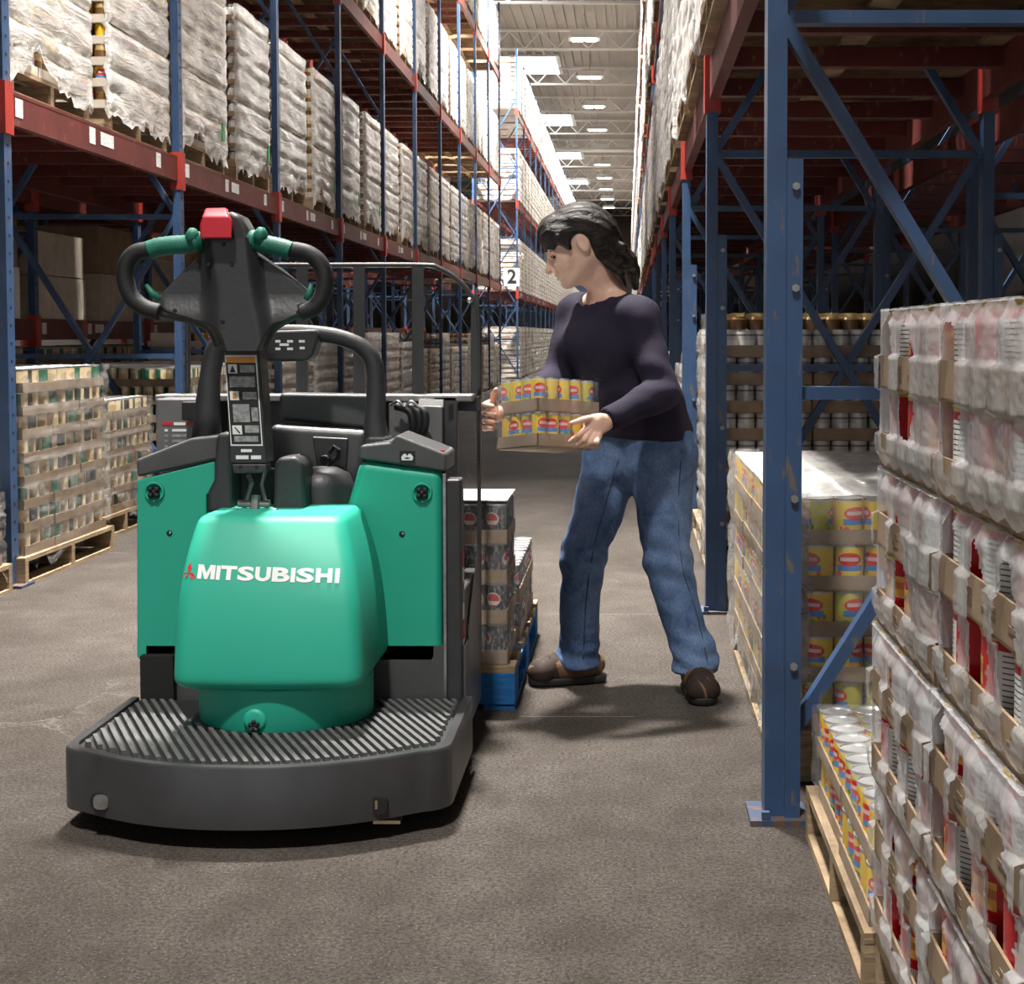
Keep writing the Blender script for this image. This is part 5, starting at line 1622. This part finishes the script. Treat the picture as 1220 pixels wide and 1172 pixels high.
class Field:
    def __init__(s, lo, hi, h):
        s.lo = np.array(lo, float); s.h = h
        n = np.ceil((np.array(hi) - s.lo)/h).astype(int) + 1
        s.G = np.stack(np.meshgrid(*[s.lo[i] + h*np.arange(n[i]) for i in range(3)], indexing='ij'), -1).astype(np.float32)
        s.D = np.full(s.G.shape[:3], 9.0, np.float32)
    def smin(s, d, k):
        if k <= 0: s.D = np.minimum(s.D, d); return
        hh = np.clip(0.5 + 0.5*(s.D - d)/k, 0, 1)
        s.D = s.D*(1-hh) + d*hh - k*hh*(1-hh)
    def cap(s, a, b, ra, rb, k=0.02, sq=None):
        a = np.array(a, np.float32); b = np.array(b, np.float32); ab = b - a
        t = np.clip(((s.G - a) @ ab)/max(1e-9, float(ab @ ab)), 0, 1)
        d = s.G - a - t[..., None]*ab
        if sq is not None:      # squash along a direction
            ax = np.array(sq[0], np.float32); ax /= np.linalg.norm(ax); comp = d @ ax
            d = d + (comp*(sq[1]-1))[..., None]*ax
        s.smin(np.linalg.norm(d, axis=-1) - (ra + (rb - ra)*t), k); return s
    def ell(s, c, rad, k=0.02, B=None):
        d = s.G - np.array(c, np.float32)
        if B is not None: d = d @ np.array(B, np.float32).T      # rows of B: local axes
        q = d/np.array(rad, np.float32)
        n = np.linalg.norm(q, axis=-1); s.smin((n - 1)*min(rad)*0.9 + 0*n, k); return s
    def cut(s, d, k=0.0): s.D = np.maximum(s.D, d); return s
    def sub_ell(s, c, rad, B=None, k=0.01):
        d = s.G - np.array(c, np.float32)
        if B is not None: d = d @ np.array(B, np.float32).T
        n = np.linalg.norm(d/np.array(rad, np.float32), axis=-1); e = -((n - 1)*min(rad))
        hh = np.clip(0.5 - 0.5*(s.D - e)/k, 0, 1)
        s.D = s.D*(1-hh) + e*hh + k*hh*(1-hh); return s
    def wave(s, amp, fx, fy, fz, ph=0.0, mask=None):
        w = amp*np.sin(s.G[..., 0]*fx + s.G[..., 1]*fy + s.G[..., 2]*fz + ph)
        s.D = s.D + (w if mask is None else w*mask); return s
    def mesh(s, name, mat, parent, relax=1):
        V, Q = surface_nets(s.D, s.lo, s.h)
        for _ in range(relax):
            acc = np.zeros_like(V); cnt_ = np.zeros(len(V))
            for a, b in ((0, 1), (1, 2), (2, 3), (3, 0)):
                np.add.at(acc, Q[:, a], V[Q[:, b]]); np.add.at(cnt_, Q[:, a], 1)
                np.add.at(acc, Q[:, b], V[Q[:, a]]); np.add.at(cnt_, Q[:, b], 1)
            V = V*0.5 + 0.5*acc/np.maximum(cnt_, 1)[:, None]
        off = np.array(wloc(parent)) if parent else np.zeros(3)
        me = bpy.data.meshes.new(name); me.from_pydata((V - off).tolist(), [], Q.tolist())
        me.materials.append(M(mat)); me.polygons.foreach_set('use_smooth', [True]*len(me.polygons)); me.update()
        o = bpy.data.objects.new(name, me); COL.objects.link(o)
        if parent: o.parent = parent
        return o

W_ = empty('person', (0.03, 4.80, 0), 'person in dark sweater and jeans carrying a case of yellow cans', 'person')
def Q(px, py, Y): p = P(px, py, Y); return np.array((p.x, p.y, p.z))
# joints read from the photograph, with depth
LS, RS = Q(762, 376, 4.69), Q(688, 372, 4.92)
LE, LW = Q(788, 468, 4.58), Q(722, 502, 4.46)
RE, RW = Q(662, 455, 4.84), Q(596, 492, 4.52)
NK, CH, BL_, PV = Q(724, 352, 4.84), Q(728, 410, 4.82), Q(755, 480, 4.80), Q(766, 530, 4.82)
LH, RH = Q(788, 550, 4.77), Q(732, 548, 4.88)
RK, RA = Q(694, 665, 4.80), Q(688, 796, 4.86)
LK, LA = Q(795, 668, 4.74), Q(830, 800, 4.70)
HC = Q(688, 292, 4.80)
# head frame: forward (profile to the left, tipped down), left (towards camera), up
tip = R(24); yaw = R(6)
fw = np.array((-math.cos(tip)*math.cos(yaw), -math.cos(tip)*math.sin(yaw), -math.sin(tip)))
lf = np.array((math.sin(yaw), -math.cos(yaw), 0.0))
up = np.cross(fw, lf); up /= np.linalg.norm(up)
if up[2] < 0: up = -up
BH_ = np.stack([fw, lf, up])
def hp(f_, l_, u_): return HC + fw*f_ + lf*l_ + up*u_
# ---- body skin: one continuous figure (head, neck, torso, limbs, hands)
def fingers(fd, base, tips_mid, r=0.0078):
    for (b, m, t) in tips_mid: fd.cap(base + b, base + m, r*1.08, r, 0.006).cap(base + m, base + t, r, r*0.82, 0.003)
fd = Field((-0.46, 4.32, 0.70), (0.20, 5.02, 1.50), 0.0052)
fd.cap(NK, CH, 0.045, 0.10, 0.03).cap(CH, BL_, 0.10, 0.09, 0.05)
fd.cap(LS, LE, 0.034, 0.028, 0.02).cap(LE, LW, 0.028, 0.020, 0.01).cap(RS, RE, 0.034, 0.028, 0.02).cap(RE, RW, 0.028, 0.020, 0.01)
fd.cap(NK, LS, 0.04, 0.035, 0.03).cap(NK, RS, 0.04, 0.035, 0.03)
fd.cap(NK, hp(-0.018, 0, -0.075), 0.049, 0.047, 0.02)
body = fd.mesh('body', 'skin_hand', W_, 1)
# hands, modelled finer and running on from the wrists inside the cuffs
lh = Q(707, 507, 4.44)
f1 = Field(lh - 0.095, lh + 0.095, 0.0026)
f1.cap(LW + (LE - LW)*0.12, LW, 0.023, 0.021, 0.004)
f1.cap(LW, Q(710, 505, 4.445), 0.021, 0.022, 0.010, sq=((0.2, 1, 0.25), 1.25))
f1.cap(Q(714, 501, 4.45), Q(702, 509, 4.44), 0.021, 0.020, 0.012, sq=((0.2, 1, 0.25), 1.5))
f1.cap(Q(719, 506, 4.455), Q(711, 514, 4.44), 0.020, 0.018, 0.012, sq=((0.2, 1, 0.25), 1.5))
for (b_, m, t) in (((700, 510), (689, 519), (679, 526)), ((704, 514), (696, 524), (688, 530)), ((709, 517), (704, 527), (697, 532)), ((714, 518), (711, 527), (706, 532))):
    f1.cap(Q(*b_, 4.432), Q(*m, 4.412), 0.0092, 0.0082, 0.004).cap(Q(*m, 4.412), Q(*t, 4.424), 0.0082, 0.0064, 0.002)
f1.cap(Q(707, 498, 4.445), Q(695, 500, 4.418), 0.0115, 0.0092, 0.007).cap(Q(695, 500, 4.418), Q(681, 504, 4.412), 0.0092, 0.0066, 0.002)
f1.mesh('hand', 'skin_hand', W_, 1)
rh = Q(586, 494, 4.55)
f2 = Field(rh - 0.10, rh + 0.10, 0.0026)
f2.cap(RW, rh + (0.004, 0.01, 0), 0.021, 0.024, 0.010, sq=((1, 0, 0), 1.4))
f2.cap(Q(585, 484, 4.56), Q(586, 506, 4.56), 0.021, 0.018, 0.010, sq=((1, 0, 0), 1.5))
for (y0, y1, x1) in ((480, 481, 593), (490, 491, 595), (499.5, 500, 594), (508, 507, 591)):
    f2.cap(Q(582, y0, 4.555), Q(577.5, y0 + 2, 4.512), 0.0092, 0.0084, 0.004).cap(Q(577.5, y0 + 2, 4.512), Q(x1 - 6, y1 + 3, 4.482), 0.0084, 0.0066, 0.002)
f2.cap(Q(587, 482, 4.56), Q(588, 470, 4.535), 0.0105, 0.0088, 0.006).cap(Q(588, 470, 4.535), Q(591, 464, 4.51), 0.0088, 0.0066, 0.002)
f2.mesh('hand', 'skin_hand', W_, 1)
# head, finer
fh = Field(HC - 0.17, HC + 0.17, 0.0030)
fh.ell(hp(-0.012, 0, 0.028), (0.094, 0.072, 0.088), 0.0, BH_)
fh.ell(hp(0.030, 0, -0.035), (0.062, 0.056, 0.075), 0.03, BH_)
fh.cap(hp(-0.005, 0.042, -0.045), hp(0.060, 0.018, -0.088), 0.020, 0.017, 0.022).cap(hp(-0.005, -0.042, -0.045), hp(0.060, -0.018, -0.088), 0.020, 0.017, 0.022)
fh.ell(hp(0.077, 0, -0.094), (0.016, 0.018, 0.014), 0.015, BH_)                                    # chin
fh.cap(hp(0.083, 0.030, 0.012), hp(0.083, -0.030, 0.012), 0.010, 0.010, 0.018)                      # brow
fh.cap(hp(0.088, 0, 0.002), hp(0.112, 0, -0.036), 0.0075, 0.0105, 0.012)                            # nose
fh.cap(hp(0.098, 0.010, -0.040), hp(0.098, -0.010, -0.040), 0.0075, 0.0075, 0.008)
fh.cap(hp(0.064, 0.030, -0.022), hp(0.052, 0.044, -0.028), 0.020, 0.016, 0.022).cap(hp(0.064, -0.030, -0.022), hp(0.052, -0.044, -0.028), 0.020, 0.016, 0.022)   # cheeks
fh.sub_ell(hp(0.092, 0.030, -0.006), (0.014, 0.015, 0.010), BH_, 0.012).sub_ell(hp(0.092, -0.030, -0.006), (0.014, 0.015, 0.010), BH_, 0.012)
fh.ell(hp(0.083, 0, -0.062), (0.017, 0.022, 0.010), 0.012, BH_)
fh.cap(hp(0.092, 0.014, -0.0585), hp(0.092, -0.014, -0.0585), 0.0055, 0.0055, 0.005).cap(hp(0.090, 0.013, -0.068), hp(0.090, -0.013, -0.068), 0.006, 0.006, 0.005)
fh.sub_ell(hp(0.099, 0, -0.0635), (0.006, 0.024, 0.0022), BH_, 0.003)
for s_ in (1, -1):
    fh.ell(hp(-0.012, s_*0.074, -0.002), (0.019, 0.009, 0.031), 0.006, BH_); fh.sub_ell(hp(-0.008, s_*0.083, 0.002), (0.010, 0.006, 0.018), BH_, 0.005)
fh.cap(hp(-0.018, 0, -0.05), NK, 0.049, 0.049, 0.03)
headm = fh.mesh('head', 'skin', W_, 1)
# eyes, lids, brows, lips
for s_ in (1, -1):
    c = hp(0.0805, s_*0.030, -0.006)
    mb = MB().tube([c - lf*0.010, c, c + lf*0.010], [0.002, 0.0052, 0.002], 8); mb.build('eye', 'eye', W_, True)
    mb = MB().tube([hp(0.0905, s_*0.014, 0.016), hp(0.093, s_*0.028, 0.019), hp(0.084, s_*0.044, 0.014)], [0.002, 0.0028, 0.0012], 6); mb.build('eyebrow', 'hair', W_, True)
    mb = MB().tube([hp(0.0865, s_*0.016, -0.003), hp(0.0905, s_*0.030, -0.0005), hp(0.083, s_*0.043, -0.006)], [0.0012, 0.0019, 0.0011], 6); mb.build('eyelash', 'hair', W_, True)
for (uu, ff, rr) in ((-0.0585, 0.0945, 0.0042), (-0.0675, 0.0925, 0.0047)):
    MB().tube([hp(ff - 0.012, 0.021, uu - 0.002), hp(ff - 0.001, 0.009, uu), hp(ff, 0, uu), hp(ff - 0.001, -0.009, uu), hp(ff - 0.012, -0.021, uu - 0.002)], [0.0015, rr, rr, rr, 0.0015], 8).build('lip', 'lips', W_, True)
# hair: cap, fringe over the brow, side locks and a loose ponytail
fa = Field(HC - np.array((0.20, 0.15, 0.20)), HC + np.array((0.26, 0.15, 0.18)), 0.0045)
fa.ell(hp(-0.016, 0, 0.036), (0.104, 0.081, 0.090), 0.0, BH_)
fa.ell(hp(-0.060, 0, 0.000), (0.062, 0.072, 0.075), 0.03, BH_)
face = ((fa.G - hp(0.075, 0, -0.055)) @ BH_.T.astype(np.float32))/np.array((0.085, 0.12, 0.086), np.float32)
fa.cut(-(np.linalg.norm(face, axis=-1) - 1)*0.08)
earc = ((fa.G - hp(-0.004, 0.07, -0.030)) @ BH_.T.astype(np.float32))/np.array((0.034, 0.05, 0.062), np.float32)
fa.cut(-(np.linalg.norm(earc, axis=-1) - 1)*0.034)
fa.ell(hp(0.050, 0, 0.062), (0.050, 0.066, 0.052), 0.02, BH_)
under = (fa.G - hp(0.0, 0, 0.020)) @ up.astype(np.float32)
fwdd = (fa.G - hp(0.038, 0, 0)) @ fw.astype(np.float32)
fa.cut(np.minimum(-under, fwdd))                         # fringe ends in a line above the brow
for k in range(8):
    l_ = -0.050 + 0.0143*k
    fa.cap(hp(0.084 - 6*l_*l_, l_, 0.060), hp(0.092 - 7*l_*l_, l_*1.05, 0.020 - 0.004*(k % 2)), 0.012, 0.004, 0.012)
fa.cap(hp(0.048, 0.068, 0.045), hp(0.034, 0.076, 0.000), 0.013, 0.004, 0.02)
fa.cap(hp(-0.075, 0.0, -0.005), Q(736, 304, 4.82), 0.050, 0.032, 0.04)
fa.cap(hp(-0.050, 0.03, -0.045), Q(736, 312, 4.80), 0.022, 0.024, 0.04)
tail = [Q(734, 304, 4.82), Q(747, 311, 4.83), Q(754, 324, 4.85), Q(757, 342, 4.87)]
for k, (a, b) in enumerate(zip(tail[:-1], tail[1:])): fa.cap(a, b, 0.034 - 0.007*k, 0.027 - 0.008*k, 0.02)
for (a, b, c) in (((722, 290), (742, 294), (753, 308)), ((726, 316), (740, 326), (746, 342))):
    fa.cap(Q(*a, 4.77), Q(*b, 4.765), 0.011, 0.009, 0.02).cap(Q(*b, 4.765), Q(*c, 4.80), 0.009, 0.003, 0.012)
fa.wave(0.0011, 25, 150, 130, 0.3)
fa.mesh('hair', 'hair', W_, 1)
# ---- sweater
fs = Field((-0.40, 4.36, 0.68), (0.33, 5.08, 1.28), 0.0068)
hipc = Q(768, 520, 4.82)
shd = (LS - RS)/np.linalg.norm(LS - RS); fwd = np.array((shd[1], -shd[0], 0)); fwd = fwd if fwd[0] < 0 else -fwd
chest_a = CH + fwd*0.015 - np.array((0, 0, -0.03))
fs.cap(CH + shd*0.075 + (0, 0, 0.01), CH - shd*0.075 + (0, 0, 0.01), 0.106, 0.106, 0.03)
fs.cap(CH + (0, 0, 0.04), NK + (0, 0, -0.06), 0.105, 0.062, 0.05)
fs.cap(CH + fwd*0.055 - shd*0.05 - (0, 0, 0.02), CH + fwd*0.055 + shd*0.05 - (0, 0, 0.02), 0.072, 0.072, 0.04)
fs.cap(CH + shd*0.05, BL_ + shd*0.045, 0.108, 0.112, 0.05).cap(CH - shd*0.05, BL_ - shd*0.045, 0.108, 0.112, 0.05)
fs.cap(BL_ + shd*0.050, hipc + shd*0.055, 0.112, 0.112, 0.05).cap(BL_ - shd*0.050, hipc - shd*0.055, 0.112, 0.115, 0.05)
fs.cap(NK + (0.01, 0, -0.045), LS, 0.056, 0.049, 0.06).cap(NK + (-0.01, 0, -0.045), RS, 0.056, 0.049, 0.06)
fs.cap(LS, LE, 0.053, 0.049, 0.04).cap(LE, LW, 0.050, 0.034, 0.02)
fs.cap(RS, RE, 0.058, 0.048, 0.03).cap(RE, RW, 0.048, 0.034, 0.02)
zz = fs.G[..., 2]
fs.wave(0.0022, 30, 22, 46, 0.4).wave(0.002, -42, 25, 30, 1.9)
elb = np.exp(-((fs.G - LE.astype(np.float32))**2).sum(-1)/0.012); fs.wave(0.0035, 20, 30, 80, 0.5, elb)
bel = np.exp(-((fs.G - BL_.astype(np.float32))**2).sum(-1)/0.02); fs.wave(0.006, -35, 20, 60, 0.2, bel)
# hem plane, cuffs and neckline
hem = np.array((0.05, 0, 1.0)); hn = hem/np.linalg.norm(hem)
fs.cut(-(((fs.G - Q(768, 522, 4.8).astype(np.float32)) @ hn.astype(np.float32))))
dl = (LW - LE)/np.linalg.norm(LW - LE); fs.cut(np.where(np.linalg.norm(fs.G - LW.astype(np.float32), axis=-1) < 0.12, ((fs.G - LW.astype(np.float32)) @ dl.astype(np.float32)) + 0.004, -9))
dr = (RW - RE)/np.linalg.norm(RW - RE); fs.cut(np.where(np.linalg.norm(fs.G - RW.astype(np.float32), axis=-1) < 0.12, ((fs.G - RW.astype(np.float32)) @ dr.astype(np.float32)) + 0.02, -9))
ax_ = (hp(0.02, 0, -0.07) - NK); ax_ /= np.linalg.norm(ax_)
rel = fs.G - (NK + np.array((-0.012, -0.01, 0.0))).astype(np.float32); al = rel @ ax_.astype(np.float32)
rad = np.linalg.norm(rel - al[..., None]*ax_.astype(np.float32), axis=-1)
front = rel @ fwd.astype(np.float32)
fs.cut(np.where(zz > 1.05, (0.068 + np.clip(front, 0, 0.1)*0.12 - rad), -9)*np.where(al > -0.055 - 0.55*np.clip(front, 0, 0.08), 1, -1)) if False else None
vneck = np.maximum(rad - (0.070), -(al + 0.020 + 1.15*np.clip(front, -0.02, 0.09)))
fs.cut(-vneck)
fs.mesh('sweater', 'sweater', W_, 1)
# collar edge of the undershirt
# ---- jeans
fj = Field((-0.32, 4.52, 0.03), (0.42, 5.06, 0.84), 0.0072)
fj.cap(hipc + shd*0.055 + (0, 0, 0.01), hipc - shd*0.055 + (0, 0, 0.01), 0.104, 0.104, 0.03)
fj.cap(LH, RH, 0.108, 0.100, 0.05)
fj.cap(hipc + shd*0.03 - fwd*0.055 - (0, 0, 0.06), hipc - shd*0.03 - fwd*0.055 - (0, 0, 0.06), 0.09, 0.09, 0.04)
fj.cap(LH, LK, 0.097, 0.070, 0.03).cap(LK, LA, 0.068, 0.060, 0.03)
fj.cap(RH, RK, 0.092, 0.066, 0.03).cap(RK, RA, 0.064, 0.060, 0.03)
fj.cap(LA + (0, 0, 0.06), LA, 0.060, 0.068, 0.02).cap(RA + (0, 0, 0.06), RA, 0.060, 0.068, 0.02)
for kn, sc_ in ((LK, 1.0), (RK, 1.0)):
    e = np.exp(-((fj.G - kn.astype(np.float32))**2).sum(-1)/0.010); fj.wave(0.0055, 30, 40, 85, 0.7, e)
for an in (LA, RA):
    e = np.exp(-((fj.G - an.astype(np.float32))**2).sum(-1)/0.012); fj.wave(0.006, 25, -35, 105, 0.2, e)
e = np.exp(-((fj.G - ((LH + RH)/2).astype(np.float32))**2).sum(-1)/0.02); fj.wave(0.005, 45, 30, -55, 0.4, e)
fj.wave(0.0025, 26, 20, 31, 0.0)
zj = fj.G[..., 2]
fj.cut(-(((fj.G - Q(768, 507, 4.8).astype(np.float32)) @ -hn.astype(np.float32))))
cutl = np.where(fj.G[..., 0] > 0.06, LA[2] + 0.000 - zj + 0.03*(fj.G[..., 0] - LA[0]), RA[2] + 0.006 - zj)
fj.cut(cutl)
jeans = fj.mesh('jeans', 'denim', W_, 1)
# stitched side seams, laid on the cloth by the field's own gradient
def seam(pts):
    pts = smooth_pts([Vector(p) for p in pts], 10); outp = []
    for p in pts:
        q = np.array(p); ijk = (q - fj.lo)/fj.h
        col_ = None
        x_, z_ = int(round(ijk[0])), int(round(ijk[2]))
        if 0 <= x_ < fj.D.shape[0] and 0 <= z_ < fj.D.shape[2]:
            ys_ = np.where(fj.D[x_, :, z_] < 0)[0]
            if len(ys_): outp.append((q[0], fj.lo[1] + (ys_[0] - 0.5)*fj.h, q[2]))
    sm_ = [Vector(outp[0])] + [(Vector(outp[k-1]) + Vector(outp[k])*2 + Vector(outp[k+1]))/4 for k in range(1, len(outp) - 1)] + [Vector(outp[-1])]
    MB().tube(sm_, 0.0017, 6).build('seam', 'denim_seam', W_, True)
seam([Q(738, 545, 4.7), Q(722, 600, 4.7), Q(706, 660, 4.7), Q(698, 720, 4.75), Q(695, 785, 4.8)])
seam([Q(812, 535, 4.7), Q(808, 600, 4.7), Q(812, 670, 4.7), Q(830, 730, 4.7), Q(842, 785, 4.7)])
# ---- boots
def boot(name, ank, d, L=0.262):
    d = np.array((d[0], d[1], 0.0)); d /= np.linalg.norm(d); s2 = np.array((-d[1], d[0], 0))
    g = np.array((ank[0], ank[1], 0.0))
    heel = g - d*0.062; toe = g + d*(L - 0.10)
    f_ = Field(np.minimum(heel, toe) - (0.07, 0.07, -0.008), np.maximum(heel, toe) + (0.07, 0.07, 0.15), 0.005)
    u3 = np.array((0, 0, 1.0))
    f_.cap(heel + u3*0.055 + d*0.015, g + u3*0.055 + d*0.05, 0.040, 0.041, 0.02)
    f_.cap(g + u3*0.05 + d*0.05, toe + u3*0.040 - d*0.03, 0.042, 0.036, 0.02)
    f_.cap(toe + u3*0.040 - d*0.03 + s2*0.012, toe + u3*0.040 - d*0.03 - s2*0.012, 0.036, 0.036, 0.02)
    f_.cap(g + u3*0.06, ank + u3*0.05, 0.042, 0.048, 0.03)
    f_.wave(0.0012, 160, 120, 40)
    f_.cut(0.020 - f_.G[..., 2])
    b = f_.mesh(name, 'boot', W_, 1)
    fs2 = Field(np.minimum(heel, toe) - (0.07, 0.07, 0.002), np.maximum(heel, toe) + (0.07, 0.07, 0.05), 0.005)
    fs2.cap(heel + u3*0.02 + d*0.01, g + d*0.06 + u3*0.02, 0.041, 0.041, 0.02).cap(g + d*0.06 + u3*0.02, toe + u3*0.02 - d*0.03, 0.042, 0.0415, 0.02)
    fs2.cut(fs2.G[..., 2] - 0.026); fs2.cut(0.001 - fs2.G[..., 2])
    fs2.mesh('boot_sole', 'sole', W_, 0)
    # toe cap and tongue in darker leather, deepened and widened as painted shadow
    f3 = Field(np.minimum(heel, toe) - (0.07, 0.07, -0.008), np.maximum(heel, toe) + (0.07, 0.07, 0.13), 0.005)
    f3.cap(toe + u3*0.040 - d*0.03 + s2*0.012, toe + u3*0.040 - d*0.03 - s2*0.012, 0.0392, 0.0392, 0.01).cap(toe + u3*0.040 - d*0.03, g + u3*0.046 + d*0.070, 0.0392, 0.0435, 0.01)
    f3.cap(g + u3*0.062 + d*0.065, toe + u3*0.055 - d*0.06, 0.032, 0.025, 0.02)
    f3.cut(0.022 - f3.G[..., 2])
    f3.mesh('shaded_toe_cap', 'boot_dark', W_, 0)
    for k in range(4):
        c = g + d*(0.055 + 0.018*k) + u3*(0.103 - 0.007*k)
        MB().tube([c - s2*0.018 - u3*0.006, c, c + s2*0.018 - u3*0.006], 0.0028, 6).build('lace', 'boot_dark', W_, True)
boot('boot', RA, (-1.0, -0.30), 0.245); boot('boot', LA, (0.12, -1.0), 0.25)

# ------------------------------------------------------------------ the carried case
cc = P(641, 489, 4.40)
CR = empty('can_case', (cc.x, cc.y, cc.z), 'double-layer case of yellow-label cans held in the person\'s hands', 'can case')
CR.rotation_euler = (R(-7), R(5), R(43))
cpit, chh = 0.0445, 0.0985
nxc, nyc = 5, 4
smm = []
for lb in ('lab_yellow', 'lab_corn', 'lab_green'):
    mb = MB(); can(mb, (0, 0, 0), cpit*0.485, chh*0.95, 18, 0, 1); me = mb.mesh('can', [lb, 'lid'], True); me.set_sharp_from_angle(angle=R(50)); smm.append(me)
tb = MB(); tray(tb, -0.004, nxc*cpit + 0.004, -0.004, nyc*cpit + 0.004, 0, chh*0.36); tb = tb.mesh('tray', 'card')
for t in range(2):
    tr = inst('tray', tb, CR, (0, 0, -chh + t*chh))
    for i in range(nxc):
        for j in range(nyc):
            if 0 < i < nxc - 1 and 0 < j < nyc - 1 and t == 0: continue
            inst('can', smm[rnd.choice((0, 0, 1, 1, 2))], tr, ((i + .5)*cpit, (j + .5)*cpit, 0.004), rnd.random()*6.28)
mb = MB(); rg = random.Random(2)
def strip(p0, p1, n_=14):
    return [Vector(p0).lerp(Vector(p1), k/n_) + Vector((rg.uniform(-.002, .002), rg.uniform(-.002, 0), rg.uniform(-.003, .003))) for k in range(n_ + 1)]
mb = MB(); v = []; f = []
nu, nv = 24, 16
for face in range(2):
    b = len(v)
    for i in range(nu + 1):
        for j in range(nv + 1):
            s_ = i/nu; zz_ = -chh*0.98 + 2*chh*0.97*j/nv; d_ = 0.005 + rg.uniform(0, 0.003)
            v.append((s_*nxc*cpit, -d_, zz_) if face == 0 else (-d_, s_*nyc*cpit, zz_))
    for i in range(nu):
        for j in range(nv): 
            q_ = (b + i*(nv+1)+j, b + (i+1)*(nv+1)+j, b + (i+1)*(nv+1)+j+1, b + i*(nv+1)+j+1)
            f.append(q_ if face == 0 else q_[::-1])
mb.add(v, f); inst('shrink_film', mb.mesh('shrink_film', 'shrink_clear', True), CR)
